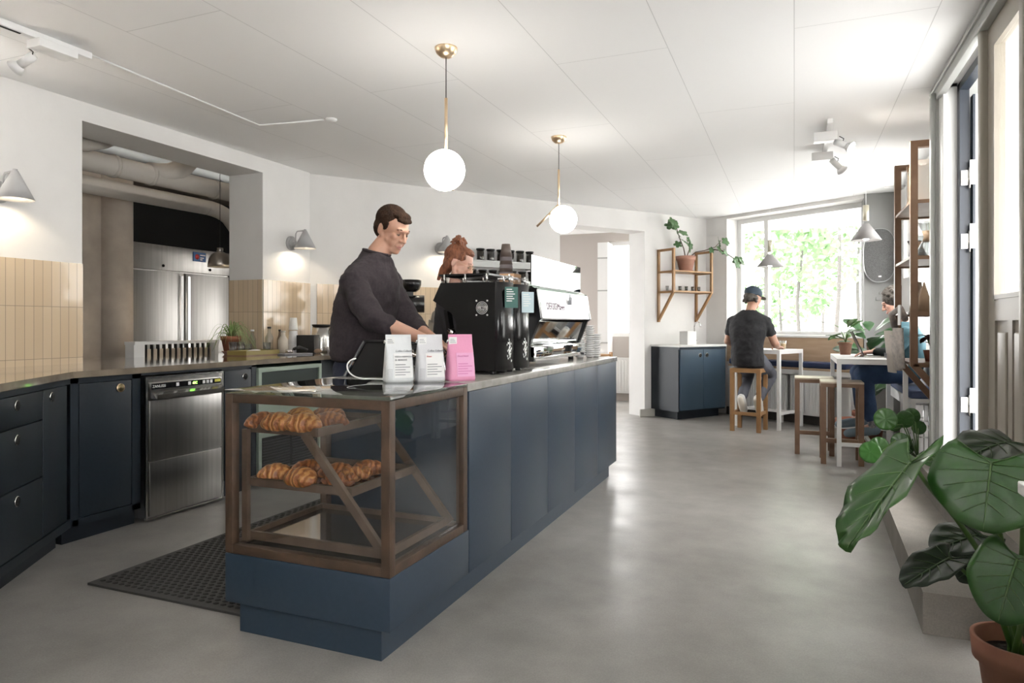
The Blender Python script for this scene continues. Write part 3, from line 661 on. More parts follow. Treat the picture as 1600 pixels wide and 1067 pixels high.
# ================================================================== ON THE ISLAND
# grinders
GH=.465
def grinder(loc,first):
    t=thing('coffee_grinder','tall matt black coffee grinder nearest the coffee bags, round white emblem on its side' if first else 'second black grinder standing against the espresso machine','coffee grinder',loc)
    w2=.095
    prof=[(.0,.02),(.0,GH-.03),(-.34,GH-.03),(-.395,.345),(-.30,.30),(-.275,.22),(-.30,.16),(-.33,.11),(-.33,.02)]
    # curved cutaway on the operator side
    P=[(.0,.02),(.0,GH)]+[(-.305,GH),(-.350,.375),(-.270,.325)]+[(-.270+.055*math.sin(a),.235+.085*math.cos(a)) for a in [R_(k) for k in range(10,171,16)]]+[(-.275,.13),(-.285,.02)]
    m_=Matrix(((1,0,0,0),(0,0,-1,0),(0,1,0,0),(0,0,0,1)))  # x,z plane -> prism along y
    mb=MB(); mb.prism([(x-.045,z) for x,z in P],-w2,w2,m_); mb.build('side_body',black,t)
    # rounded back column towards the customers
    pl=[(.0,-w2+.0),(-.08,-w2),(-.08,w2),(0,w2)]
    back=[(-.071+0*math.cos(0),-w2)]
    arcp=[(-.045+.047*math.cos(a)**.8 if math.cos(a)>0 else -.045,w2*math.sin(a)*1.0) for a in [R_(k) for k in range(-90,91,9)]]
    MB().prism([(-.10,-w2)]+[(-.05,-w2*.998)]+arcp[1:-1]+[(-.05,w2*.998),(-.10,w2)],.02,GH,smooth=True).build('round_back',black_g,t)
    MB().prism([(-.35,-w2+.006)]+[(-.35,w2-.006)]+arcp[::-1][1:-1],GH,GH+.035,smooth=True).build('hopper_rim',plex,t)
    MB().prism([(-.36,-w2+.002)]+[(-.36,w2-.002),(-.08,w2-.002),(-.08,-w2+.002)],GH+.035,GH+.045).build('lid',black_g,t)
    for (x,y) in ((-.09,-w2+.003),(-.21,-w2+.003),(-.33,-w2+.003),(-.005,0)): MB().cyl((x,y,GH),(x,y,GH+.042),.005,8).build('rim_clip',chrome,t)
    for x in (-.29,-.07):
        for y in (-.06,.06): MB().cyl((x,y,0),(x,y,.02),.016).build('foot',blackpl,t)
    # strut + portafilter fork
    s=MB().bar((-.36,0,.33),(-.315,0,.06),.05,.02).box((-.34,-.05,.02),(-.24,.05,.035)); s.build('spout_strut',black,t)
    MB().ell((-.315,-.03,.21),(.02,.02,.02)).cyl((-.34,-.03,.225),(-.285,-.03,.20),.009).build('dosing_fork',chrome,t)
    # emblem rings on side
    if first:
        em=MB()
        def ring(c,r,w=.0012):
            pts=[(c[0]+r*math.cos(a),-w2-.001,c[1]+r*math.sin(a)) for a in [k*math.pi/16 for k in range(33)]]; em.tube(pts,w,6,False)
        for r in (.031,.024,.017,.010): ring((-.115,.335),r)
        for sx in (-1,1):
            for sz in (-1,1):
                em.cyl((-.115+sx*.030,-w2-.001,.335+sz*.036),(-.115+sx*.030,-w2-.004,.335+sz*.036),.0045,10)
        for k in range(-3,4): em.tube([(-.115+k*.008,-w2-.001,.328-(k%2)*.004),(-.115+k*.008+.004,-w2-.001,.343)],.001,5)
        em.build('round_emblem',ink_w,t)
    # white figure emblem on the rounded back
    fg=MB(); rnd=random.Random(3)
    for k in range(46):
        y=rnd.gauss(-.015,.012); z=.125+rnd.gauss(0,.03); 
        if abs(y+.015)>.034 or abs(z-.125)>.06: continue
        x=-.045+.047*max(0,(1-(y/w2)**2))**.4; fg.ell((x+.001,y,z),(.0018,.0035,.006),seg=8,rings=6)
    fg.build('figure_emblem',ink_w,t)
    for y,wd in ((-.045,.010),(-.026,.008),(-.016,.008)):
        x=-.045+.047*(1-(y/w2)**2)**.4; MB().box((x-.004,y,GH-.055),(x+.002,y+wd,GH-.038)).build('badge_mark',ink_w,t)
    return t
g1=grinder((-1.338,3.240,H),True); g2=grinder((-1.338,3.460,H),False)
def card(loc,mat,label,w2,h2,lines,rz=R_(-62)):
    t=thing('notice_card',label,'card',loc,rz)   # local: face -y
    MB().box((-w2,-.0015,0),(w2,.0015,h2)).build('card_sheet',mat,t)
    for i in range(lines): MB().box((-w2*.75,-.0025,h2*.86-i*h2*.11),(w2*(.1+.55*((i*37)%5)/5),-.0015,h2*.86-i*h2*.11+.0045)).build('print_line',ink_w if mat!=paper else ink,t)
    return t
tg=card((-1.314,3.195,H+.335),M('green_card',(.05,.14,.12),.6),'small green printed card taped to the nearer grinder',.034,.105,6,R_(38))
tp=card((-1.314,3.425,H+.315),M('pale_card',(.50,.62,.66),.6),'small pale blue printed card taped to the farther grinder',.034,.11,6,R_(38))
for c_ in (tg,tp): MB().box((-.034,.0015,.01),(-.02,.03,.095)).build('clip_backing',blackpl,c_)
# espresso machine : back panel faces +X
t=thing('espresso_machine','polished steel espresso machine with lettered back panel and black sides','espresso machine',(-1.435,4.37,H))
hw=.53
zpan=.315
m_=Matrix(((1,0,0,0),(0,0,-1,0),(0,1,0,0),(0,0,0,1)))
def side(y0_,y1_):
    P=[(.0,.0),(-.02,.0),(-.55,.0),(-.55,.12),(-.30,.14),(-.26,.20),(-.16,.27),(-.55,.29),(-.55,.51),(.0,.51),(.015,.30),(-.045,.27),(.0,.11)]
    P=[(.0,.03),(-.5,.03),(-.5,.11),(-.16,.14),(-.13,.27),(-.5,.29),(-.5,.47),(.02,.47),(.055,.29),(.03,.27),(-.03,.12),(.0,.115)]
    return MB().prism(P,-y1_,-y0_,m_)
side(-hw,-hw+.03).build('side_panel',black_g,t); side(hw-.03,hw).build('side_panel',black_g,t)
MB().box((-.5,-hw+.03,.03),(-.01,hw-.03,.11)).build('drip_tray_body',steel_s,t)
mb=MB(); mb.add([(.012,-hw+.03,.27),(.012,hw-.03,.27),(-.045,hw-.03,.115),(-.045,-hw+.03,.115)],[(3,2,1,0)],False); mb.build('mirror_back',mirror,t,mods=(('solid',.004),))
MB().box((-.03,-hw+.0,.045),(.012,hw-.0,.125),bev=.012).build('lower_mirror_panel',mirror,t)
# upper body (boiler housing) with white reflective panel
mb=MB().prism([(-.48,.29),(-.48,.455),(.0,.455),(.035,.30),(.02,.285)],-hw+.03,hw-.03,m_); mb.build('boiler_housing',steel_s,t)
sp=MB(); sp.add([(.048,-hw-.005,.29),(.048,hw+.005,.29),(.022,hw+.005,.46),(.022,-hw-.005,.46)],[(0,1,2,3)],False)
pn=sp.build('name_panel',M('milky_panel',(.66,.67,.68),.2,coat=.2),t,mods=(('solid',.006),))
text('DER303Mayen',.062,ink_p,pn,TX(.046,-.42,.345,(0,1,0),(-.15,0,.99)),'name_lettering')
tw=MB()
for k in range(5): tw.box((.042,.02+k*.013,.385),(.046,.028+k*.013,.415+.02*((k*7)%3)))
tw.build('skyline_mark',ink,pn)
gt=MB(); gt.add([(.022,-hw,.462),(.022,hw,.462),(-.07,hw-.02,.515),(-.07,-hw+.02,.515)],[(0,1,2,3)],False); gt.build('sloped_top',M('mint_glass',(.55,.72,.62),.12,coat=.5),t,mods=(('solid',.004),))
sl=MB()
for k,(a,b_,zz) in enumerate(((-.42,-.06,.3),(-.32,.0,.65),(.1,.42,.3),(.02,.34,.65))):
    x=.022-.092*zz; z=.462+.053*zz+.003; sl.box((x-.003,a,z-.001),(x+.003,b_,z+.003))
sl.build('vent_slot',blackpl,t)
MB().box((-.028,-hw+.02,.475),(-.022,hw-.02,.672)).build('glass_guard',M('reflective_glass',(.035,.045,.035),.02,1),t)
MB().box((-.46,-hw+.04,.47),(-.10,hw-.04,.495)).build('cup_warmer',steel_s,t)
for x in (-.42,-.08):
    for y in (-.46,.46): MB().cyl((x,y,0),(x,y,.03),.02).build('foot',blackpl,t)
tag(B((-.05,-.06,0),(.05,.06,.075),bev=.002).build('cardboard_box',M('orange_kraft',(.62,.38,.22),.7),loc=(-1.66,4.02,H+.495)),'small orange brown box on top of the espresso machine','box')
def paper_cup(mb,z,r=.04,h=.09,c=(0,0)):
    return mb.lathe([(r*.72,0),(r,h),(r+.003,h+.002),(r-.002,h+.002),(r*.70,.004)],(c[0],c[1],z),20,closed=False)
t=thing('paper_cup','stack of upturned dark paper cups on the espresso machine','cup stack',(-1.74,4.14,H+.495))
dc=[M('brown_cup',(.10,.075,.065),.5),M('grey_cup',(.20,.18,.19),.5)]
for i in range(9):
    mb=MB().lathe([(.052-.0015*i,0),(.036-.001*i,.085),(.034-.001*i,.085),(.050-.0015*i,0)],(0,0,i*.0245),22,closed=True); mb.build('cup',dc[i%2],t)
# white saucer/cup towers at the end
stack=MB()
gi=0
def cup_tower(loc,n,label,r=.055,dz=.0165):
    global gi
    for i in range(n):
        rr=r
        mb=MB().lathe([(rr*.45,0),(rr*.8,dz*.5),(rr,dz*.95),(rr,dz),(rr*.78,dz*.7),(rr*.42,dz*.25)],(0,0,0),24,closed=True) if i==0 else None
        if i==0: base=mb.build('white_cup',white_p,loc=loc)
        o=base if i==0 else dup(base,(loc[0]+random.uniform(-.003,.003),loc[1]+random.uniform(-.003,.003),loc[2]+i*dz))
        tag(o,('topmost ' if i==n-1 else ORD[i]+' from the counter, ')+label,'cup','white cups in towers on the service counter')
    return base
cup_tower((-1.50,5.02,H),18,'white cup in the tallest tower by the espresso machine',.042)
cup_tower((-1.455,5.115,H),15,'white cup in the middle height tower on the counter',.040)
cup_tower((-1.425,5.20,H),11,'white cup in the lowest tower, farthest along the counter',.038)
# small items by the grinders
tag(B((-.012,-.07,0),(.012,.07,.30),bev=.002).build('menu_board',paper,loc=(-1.50,3.70,H+.0)),'white standing board between grinder and espresso machine','sign')
# tablet till
t=thing('tablet_till','black tablet on a slanted till stand beside the coffee bags','tablet',(-1.86,2.86,H),R_(8))
P=[(-.13,0),(.10,0),(-.02,.20),(-.035,.20)]
mm=Matrix(((1,0,0,0),(0,0,-1,0),(0,1,0,0),(0,0,0,1)))
# body wedge leaning so that its back faces the camera side
mb=MB(); mb.add([(-.15,-.075,.0),(.12,-.075,0),(.12,.075,0),(-.15,.075,0),(-.075,-.02,.165),(.135,-.02,.165),(.135,0.0,.17),(-.075,0.0,.17)],[(3,2,1,0),(4,5,6,7),(0,1,5,4),(1,2,6,5),(2,3,7,6),(3,0,4,7)],False)
mb.build('stand',black_g,t)
MB().bar((-.155,-.085,.004),(-.08,-.028,.172),.008,.008).bar((-.08,-.028,.172),(.135,-.028,.172),.008,.008).build('bezel',M('grey_edge',(.06,.06,.06),.3,1),t)
cb=MB(); pts=[at(556,560,3.22),at(548,562,3.20),at(542,569,3.17),at(543,579,3.13),at(552,588,3.09),at(566,592,3.06),Vector((-1.80,2.66,H+.0038)),Vector((-1.68,2.64,H+.0038))]
for _ in range(2):
    q=[pts[0]]
    for a_,b_ in zip(pts,pts[1:]): q+=[a_.lerp(b_,.25),a_.lerp(b_,.75)]
    pts=q+[pts[-1]]
pts=[Vector((p.x,p.y,max(p.z,H+.0038))) for p in pts]
tag(cb.tube(pts,.0035,8).build('charging_cable',white_p,loc=(0,0,0)),'white charging cable looping from the tablet onto the glass top','cable')
# coffee bags
def coffee_bag(loc,rz,mat,label,title,lab,labmat,inkm):
    t=thing('coffee_bag',label,'coffee bag',loc,rz)   # front faces local -y
    w2=.060; 
    rings=[]
    for z,d,ww in ((0,.038,w2*1.04),(.012,.042,w2*1.07),(.05,.040,w2*1.03),(.10,.031,w2),(.145,.017,w2*.98),(.165,.006,w2*.97),(.195,.0025,w2*.96),(.207,.002,w2*.95)):
        rings.append(((0,.0,z),(ww,0,0),(0,d,0)))
    MB().loft(rings,32,power=5).build('pouch',mat,t)
    lb=MB(); zz=[.02,.06,.10,.125]; 
    vs=[];
    for z in zz:
        d=.0425-.0*z if z<.05 else (.041-(z-.05)*.19); vs+=[(-.030,-d-.0012,z),(.052,-d-.0012,z)]
    lb.add(vs,[(2*i,2*i+1,2*i+3,2*i+2) for i in range(3)],False); lo=lb.build('front_label',labmat,t,mods=(('solid',.001),))
    sl_=(0,.19,.98)
    text(title,.0115,inkm,t,TX(-.02,-.0285,.132,(1,0,0),sl_),'title_print')
    text(lab[0],.0105,inkm if lab[2] is None else lab[2],lo,TX(-.026,-.0385,.108,(1,0,0),(0,.12,.98)),'label_print')
    if lab[1]: text(lab[1],.0105,inkm,lo,TX(-.026,-.041,.094,(1,0,0),(0,.12,.98)),'label_print')
    for i in range(5): MB().box((-.026,-.0445,.032+i*.011),(.02+.02*((i*3)%2),-.0436,.0345+i*.011)).build('small_print',inkm,lo)
    dt=MB()
    for i in range(4):
        for j in range(7): dt.ell((-.058+i*.0065,-.0405,.012+j*.0075),(.0016,.0016,.0016),seg=6,rings=4)
    if inkm is ink: dt.build('dot_print',ink,t)
    tg_=MB().box((-.055,-.006,.158),(-.018,-.0045,.195)).build('price_tag',paper,t)
    for k in range(3): MB().box((-.050,-.0068,.184-k*.007),(-.030+.004*k,-.006,.186-k*.007)).build('tag_print',ink,tg_)
    MB().ell((-.060,-.004,.178),(.006,.006,.006)).cyl((-.066,-.004,.17),(-.055,-.004,.186),.003).build('bell_clip',chrome,t)
    MB().box((-.060,-.008,.188),(.060,-.004,.20)) 
    return t
coffee_bag((-1.605,2.60,H),R_(48),paleb,'white coffee bag with dotted foot, leftmost of the three bags','Coffee Collective',('VISTA HERMOSA','EL BOSQUE',None),paper,ink)
coffee_bag((-1.495,2.685,H),R_(48),M('grey_bag',(.62,.62,.64),.45,bump=(16,.3)),'pale grey coffee bag with red name, between the white and the pink bag','Coffee Collective',('Kieni','',ink_r),paper,ink)
coffee_bag((-1.388,2.770,H),R_(48),pink,'pink coffee bag, rightmost on the counter by the grinders','',('Decaf blend','',None),M('pink_label',(.75,.38,.58),.6),M('rose_ink',(.55,.15,.35),.6))
# steel kettle behind bags
def kettle(loc,rz,label,s=1):
    t=thing('pouring_kettle',label,'kettle',loc,rz)
    MB().lathe([(.055*s,0),(.058*s,.02*s),(.042*s,.09*s),(.036*s,.11*s),(.030*s,.12*s)],seg=28).build('body',chrome,t)
    MB().lathe([(.032*s,.12*s),(.028*s,.132*s),(.008*s,.138*s),(.010*s,.15*s),(.002,.158*s)]).build('lid',chrome,t)
    MB().tube([(-.05*s,0,.02*s),(-.085*s,0,.05*s),(-.08*s,0,.10*s),(-.10*s,0,.135*s)],[.008*s,.006*s,.005*s,.004*s],10).build('spout',chrome,t)
    MB().tube([(.038*s,0,.11*s),(.085*s,0,.11*s),(.085*s,0,.04*s)],.006*s,10).build('handle',blackpl,t)
kettle((-1.66,3.07,H),R_(20),'small polished pouring kettle behind the coffee bags',.95)
t=thing('milk_jug','small steel jug behind the leftmost coffee bag','jug',(-1.86,3.10,H))
MB().lathe([(.03,0),(.036,.02),(.03,.08),(.033,.12),(.031,.12),(.028,.08),(.033,.02),(.0,.004)]).build('body',chrome,t); MB().tube([(.03,0,.10),(.06,0,.09),(.05,0,.04),(.033,0,.03)],.004,8).build('handle',chrome,t)
# ================================================================== ON THE BACK COUNTER
# tall black shop grinder
p=bpt(.86,-.27,H)
t=thing('shop_grinder','black shop coffee grinder with round dial on the back counter behind the barista','coffee grinder',p,R_(-60))
MB().box((-.09,-.12,0),(.09,.12,.05),bev=.01).box((-.05,-.04,.05),(.05,.07,.44),bev=.01).build('base_body',blackpl,t)
MB().cyl((0,-.15,.46),(0,.14,.46),.088,28).cyl((0,-.17,.46),(0,-.15,.46),.072,28).build('motor_drum',black_g,t)
MB().cyl((0,-.19,.46),(0,-.17,.46),.045,24).build('dial',blackpl,t); MB().ell((.0,-.195,.46),(.016,.012,.016)).build('dial_knob',chrome,t)
MB().box((-.04,-.06,.53),(.04,.03,.58)).build('neck',blackpl,t); MB().box((-.035,-.075,.545),(.055,-.06,.575)).build('white_label',white_p,t)
MB().lathe([(.06,.58),(.092,.605),(.108,.65),(.110,.695),(.102,.70),(.0,.695)]).build('hopper',black_g,t)
MB().tube([(-.02,-.14,.40),(-.02,-.14,.24)],.028,14).build('chute',blackpl,t)
MB().tube([(.08,-.1,.30),(.2,-.1,.27),(.26,-.08,.2)],.006,8).build('power_cable',blackpl,t)
# water font
p=bpt(1.10,-.33,H)
t=thing('water_font','curved stainless water font with lever behind the grinder','water tap',p,R_(-15))
MB().bar((-.06,0,0),(-.02,0,.30),.10,.03).box((-.09,-.06,0),(.09,.06,.012)).build('column',M('bright_satin',(.75,.74,.72),.45,.7),t)
MB().tube([(-.02,0,.28),(.0,0,.36),(.06,0,.40),(.13,0,.40)],.03,16).build('spout_hood',M('bright_satin',(.75,.74,.72),.45,.7),t)
MB().cyl((.10,0,.40),(.28,0,.40),.016).build('arm',chrome,t); MB().cyl((.17,0,.33),(.17,0,.39),.012).build('nozzle',chrome,t)
p=bpt(.80,-.02,1.53)
t=thing('wall_thermostat','small white thermostat on the wall behind the barista','thermostat',(p.x,p.y,p.z),aB)
MB().box((-.05,-.02,0),(.05,0,.09),bev=.004).build('housing',white_p,t); MB().box((-.03,-.022,.05),(.03,-.02,.07)).build('display',blackpl,t)
# cups shelf
p=bpt(0,0,0)
def canister(loc,label):
    t=thing('coffee_canister',label,'canister',loc,group=label)
    MB().lathe([(.038,0),(.042,.01),(.042,.115),(.040,.115),(.040,.01),(.036,.004)],seg=20,closed=True).build('jar',smoke,t)
    MB().lathe([(.030,.004),(.033,.06),(.033,.11)],seg=16).build('inner_chamber',M('grey_chamber',(.20,.18,.165),.4),t)
    MB().lathe([(.046,.115),(.048,.125),(.046,.132),(.0,.132)],seg=20).build('lid',blackpl,t)
    return t
for z,lab in ((1.885,'upper'),(1.655,'lower')):
    t=thing('wall_shelf',f'{lab} pale grey shelf of dark canisters on the back wall','shelf',(*PB,0),aB)
    MB().box((1.55,-.17,z-.02),(2.46,-.002,z),bev=.002).box((1.55,-.172,z-.075),(2.46,-.16,z-.02)).build('board',M('shelf_grey',(.50,.51,.50),.5),t)
    for x in (1.6,2.4): MB().box((x,-.15,z-.08),(x+.012,-.002,z-.02)).build('bracket',steel_s,t)
    base=None
    for i in range(7 if lab=='lower' else 6):
        q=bpt(1.66+i*.128 if lab=='lower' else 1.76+i*.128,-.09,z)
        if q and i==6 and lab=='upper': continue
        if lab=='upper' and i==6: continue
        l_=f'dark plastic canister, {ORD[i]} from the left on the {lab} wall shelf'; gr_='dark canisters on the two wall shelves'
        if base is None: base=canister(q,l_); base['group']=gr_
        else: dup(base,q,None,l_,gr_)
# items along left counter
def spider(loc,label):
    t=thing('potted_spider_plant',label,'plant',loc)
    MB().lathe([(.060,.028),(.078,.12),(.086,.12),(.088,.155),(.080,.155),(.074,.12),(.0,.115)],seg=28).build('pot',terra,t)
    MB().lathe([(.055,0),(.075,.025),(.080,.028),(.0,.03)]).build('saucer',terra_p,t)
    mb=MB(); rnd=random.Random(5)
    for k in range(46):
        a=rnd.uniform(0,6.28); L_=rnd.uniform(.10,.24); up=rnd.uniform(.04,.13); pts=[]
        n=9; vs=[];fs=[]
        for i in range(n):
            u=i/(n-1); r_=.02+L_*u*.85; z=.15+up*4*u*(1-u)*1.1+ (up*.6-.13*L_/.2)*u*u
            c_=Vector((r_*math.cos(a),r_*math.sin(a),z)); s_=Vector((-math.sin(a),math.cos(a),0))*.006*(1-u*.9)
            vs+=[c_-s_,c_+s_]
        for i in range(n-1): fs.append((2*i,2*i+1,2*i+3,2*i+2))
        mb.add(vs,fs)
    tag(mb.build('leaves',lf_spd,t,mods=(('solid',.0012),)),kind='stuff')
spider((-4.42,4.50,H),'spider plant in terracotta pot on the counter by the kitchen opening')
t=thing('wooden_tray','shallow wooden tray holding a white cloth on the back counter','tray',(-4.13,4.45,H),R_(90))
MB().box((-.19,-.10,0),(.19,.10,.008)).build('tray_base',oak_d,t)
tm_=MB().box((-.19,-.10,.008),(.19,-.09,.042)).box((-.19,.09,.008),(.19,.10,.042)).box((-.19,-.09,.008),(-.18,.09,.042)).box((.18,-.09,.008),(.19,.09,.042)); tm_.build('rim',M('olive_wood',(.28,.22,.07),.45),t)
tag(MB().ell((0,0,0),(.13,.07,.03),fn=lambda p,d: Vector((p.x,p.y,max(p.z,-.004)+.006*math.sin(40*p.x)*max(d.z,0)))).build('folded_cloth',paper,loc=(-4.13,4.43,H+.014),rz=R_(80)),'crumpled white cloth lying in the wooden tray','cloth')
def tumbler(loc,label,r=.034,h=.10,group=None,mat=cupglass,dz=0):
    o=MB().lathe([(r*.8,0),(r,h),(r-.003,h),(r*.8-.003,.008),(0,.008)],seg=20).build('drinking_glass',mat,loc=loc); return tag(o,label,'glass',group)
for i,(x,y,h) in enumerate(((-4.29,4.385,.11),(-4.285,4.47,.11),(-4.285,4.55,.09),(-4.20,4.68,.10))):
    tumbler((x,y,H),['clear upturned tumbler nearest the spider plant','clear upturned tumbler second from the spider plant','low clear tumbler behind the wooden tray','clear tumbler beside the glass bottles'][i],.034,h,'tumblers on the back counter')
def bottle(loc,label,h=.2,r=.03,mat=cupglass,cap=blackpl):
    t=thing('bottle',label,'bottle',loc)
    MB().lathe([(r,0),(r,h*.6),(r*.45,h*.78),(r*.4,h*.93),(0,h*.93)],seg=20).build('body',mat,t); MB().lathe([(r*.5,h*.93),(r*.5,h),(0,h)],seg=14).build('cap',cap,t); return t
bottle((-4.36,4.68,H),'tall clear glass bottle with clear top behind the tray',.21,.032,cupglass,white_p)
bottle((-4.25,4.765,H),'clear swing-top bottle with black stopper on the back counter',.235,.034)
bottle((-4.21,4.85,H),'slim dark spray bottle beside the clear swing-top bottle',.21,.022,smoke)
bottle((-4.09,4.755,H),'squat milky plastic squeeze bottle on the back counter',.20,.042,M('milky_plastic',(.62,.56,.48),.4),M('milky_cap',(.65,.62,.56),.4))
t=thing('paper_cup','white paper cups stacked upside down beside the black box','cup stack',(-4.16,4.97,H))
for i in range(8): MB().lathe([(.046,0),(.046,.004),(.034,.10),(.0,.10)],(0,0,i*.014),22).build('cup',white_p,t)
MB().lathe([(.042,0),(.040,.004),(.030,.11),(.0,.11)],(0,0,.205),22).build('small_cup',paper,t)
tag(B((-.08,-.075,0),(.08,.075,.16),bev=.003).build('black_box',blackpl,loc=(-4.02,5.00,H),rz=R_(20)),'black square box between paper cups and steel pitcher','box')
t=thing('steel_pitcher','tapered stainless water pitcher with black rim on the back counter','pitcher',(-4.06,5.235,H))
MB().lathe([(.105,0),(.108,.02),(.09,.13),(.078,.24),(0,.24)],seg=36).build('body',steel_s,t); MB().lathe([(.083,.24),(.083,.255),(0,.255)],seg=36).build('rim',blackpl,t)
MB().tube([(.075,.03,.22),(.14,.06,.20),(.15,.07,.08),(.095,.04,.04)],.008,10).build('handle',blackpl,t)
tag(MB().lathe([(.025,0),(.045,.05),(.042,.05),(.022,.004)],seg=20).build('white_bowl',white_p,loc=(-3.90,5.16,H)),'small white cup in front of the steel pitcher','cup')
tag(B((-.13,-.06,0),(.13,.06,.012),bev=.004).build('magazine',M('grey_print',(.28,.28,.30),.5),loc=(-3.88,4.66,H),rz=R_(70)),'grey printed magazine lying beside the tray','magazine')
t=thing('portafilter','dark handled portafilter lying on the back counter','portafilter',(-3.93,4.72,H+.012),R_(40)); MB().tube([(-.02,0,.03),(.03,0,.05),(.07,0,.035),(.10,0,.02)],.012,10).build('handle',blackpl,t); MB().cyl((-.05,0,0),(-.05,0,.03),.03).build('basket',chrome,t)
tag(MB().ell((0,0,.02),(.03,.025,.022),fn=lambda p,d:Vector((p.x*(1+.3*math.sin(7*d.y)),p.y,max(p.z,-.018)))).build('crumpled_napkin',M('brown_napkin',(.35,.25,.18),.8),loc=(-3.86,4.93,H)),'crumpled brown napkin near the black box','napkin')
# wine? glass plates : stack left of opening rail skipped (not visible)
# ================================================================== SCONCES
def sconce(loc,rz,label):
    t=thing('wall_lamp',label,'lamp',loc,rz)     # local +x points away from the wall
    MB().cyl((0,0,.0),(.018,0,.0),.065,32).cyl((.018,0,0),(.026,0,0),.045,32).build('wall_plate',lampgrey,t)
    MB().tube([(.026,0,0),(.05,0,.0),(.055,0,.03),(.06,0,.085),(.075,0,.105),(.16,0,.11)],.006,10).build('arm',lampgrey,t)
    MB().lathe([(.098,-.055),(.016,.11),(.012,.112),(.012,.12),(.0,.12),(.0,.115),(.010,.105),(.094,-.055)],(.165,0,0),32,closed=True).build('cone_shade',lampgrey,t)
    MB().ell((.165,0,-.01),(.026,.026,.026)).build('bulb',bulb_m,t)
    return t
sconce((-4.30,2.57,1.955),0,'grey cone wall lamp above the tiles at the left edge')
sconce((-4.30,5.10,1.935),0,'grey cone wall lamp on the pier right of the kitchen opening')
q=bpt(1.32,0,2.0); sconce(q,aB-R_(90),"grey cone wall lamp behind the red-haired barista's bun")
# ================================================================== PENDANTS
def globe_pendant(loc,label,ang,zr0,zr1,zg,group):
    t=thing('globe_pendant',label,'pendant lamp',loc)
    MB().lathe([(.0,-.052),(.03,-.047),(.052,-.028),(.060,-.006),(.060,0)],seg=32).build('canopy',brass,t)
    MB().cyl((0,0,-.05),(0,0,zr0-CZ),.0028,8).build('cord',blackpl,t)
    r=MB().cyl((0,0,zr0-CZ),(0,0,zr1-CZ),.0085,14); d=Vector((math.cos(ang),math.sin(ang),0)); 
    a=Vector((0,0,zr1-CZ)); b_=a+d*.17+Vector((0,0,-.17)); r.cyl(a,b_,.0085,14); r.ell(a,(.009,.009,.009),seg=12,rings=8); r.build('brass_rod',brass,t)
    s=-d*.035; g=MB().ell((s.x,s.y,zg-CZ),(.107,.107,.107),seg=40,rings=28).build('glass_globe',globe_m,t)
    m=a.lerp(b_,.42); MB().cyl(m,(m.x-d.x*.04,m.y-d.y*.04,m.z-.035),.016,14).build('globe_fitting',brass,t)
globe_pendant((-1.697,3.222,CZ),'globe pendant nearer the camera, hanging over the barista',R_(105),2.375,2.095,1.988,'')
globe_pendant((-1.69,5.077,CZ),'farther globe pendant with slanting brass rod over the espresso machine',R_(205),2.387,2.115,2.0,'')
def cone_pendant(loc,ztop,zbot,r,label):
    t=thing('cone_pendant',label,'pendant lamp',loc)
    h=(ztop-zbot)
    MB().cyl((0,0,0),(0,0,ztop-CZ+.02),.002,8).build('cord',white_p,t)
    MB().cyl((0,0,ztop-CZ-h*.40),(0,0,ztop-CZ+.02),.026,20).build('tube_socket',M('pale_gold',(.55,.52,.42),.4,.6),t)
    zb=zbot-CZ
    MB().lathe([(r,0),(.03,h*.50),(.0,h*.50),(0,h*.48),(.025,h*.47),(r-.005,0)],(0,0,zb),36,closed=True).build('cone_shade',M('stone_grey',(.30,.29,.29),.5),t)
    MB().ell((0,0,zb+.03),(.03,.03,.03)).build('bulb',spot_m,t)
    MB().tube([(0,0,-.004),(.07,.02,-.01),(.12,-.05,-.03),(.14,.03,-.01)],.0025,6).build('swag_cable',white_p,t)
cone_pendant((-.275,9.007,CZ),2.20,1.895,.16,'grey cone pendant over the table where the man in the cap sits')
cone_pendant((.631,7.327,CZ),2.30,1.985,.135,'larger looking grey cone pendant beside the grey pier')
# track lights
def spot_head(t,c,aim,s=1,name='spot_head',power=28):
    c=Vector(c); aim=Vector(aim).normalized()
    h=MB().cyl(c-aim*.03*s,c+aim*.06*s,.022*s,18); h.tube([c+aim*.055*s,c+aim*.09*s],[.022*s,.042*s],20); o=h.build(name,white_p,t)
    l=bpy.data.lights.new('spot_lamp','SPOT'); l.energy=power; l.spot_size=R_(75); l.spot_blend=.8; l.shadow_soft_size=.03; l.color=(1,.95,.88)
    lo=bpy.data.objects.new('spot_lamp',l); C.objects.link(lo); lo.parent=o; lo.location=c+aim*.10*s; lo.rotation_euler=aim.to_track_quat('-Z','Y').to_euler()
    MB().cyl(c+aim*.088*s,c+aim*.092*s,.036*s,18).build('spot_lens',spot_m,o); MB().tube([c+Vector((0,0,.05)),c+Vector((.03,0,.03)),c+Vector((.02,0,0))],.003,6).build('bracket',blackpl,o)
t=thing('track_light','white ceiling track with two boxed spotlights in the top left corner','track light',(-3.50,1.9,CZ))
MB().box((-.018,-1.2,-.034),(.018,.66,0),bev=.003).build('track',white_p,t); MB().box((-.008,-1.2,-.036),(.008,.3,-.034)).build('track_slot',dark,t)
for y in (.46,.02):
    MB().box((-.05,y-.10,-.075),(.05,y+.10,-.034),bev=.003).build('driver_box',white_p,t); spot_head(t,(-.06,y-.08,-.12),(-.75,-.25,-.5))
tag(MB().tube([(-3.50,2.57,CZ-.006),(-3.60,3.93,CZ-.006),(-3.08,4.0,CZ-.006)],.006,8).build('ceiling_cable',white_p,loc=(0,0,0)),'thin white surface cable running along the ceiling from the track','cable')
tag(MB().lathe([(0,-.02),(.03,-.018),(.04,-.008),(.04,0)],seg=20).build('ceiling_hook',white_p,loc=(-3.03,4.02,CZ)),'small round white ceiling fitting at the end of the cable','ceiling fitting')
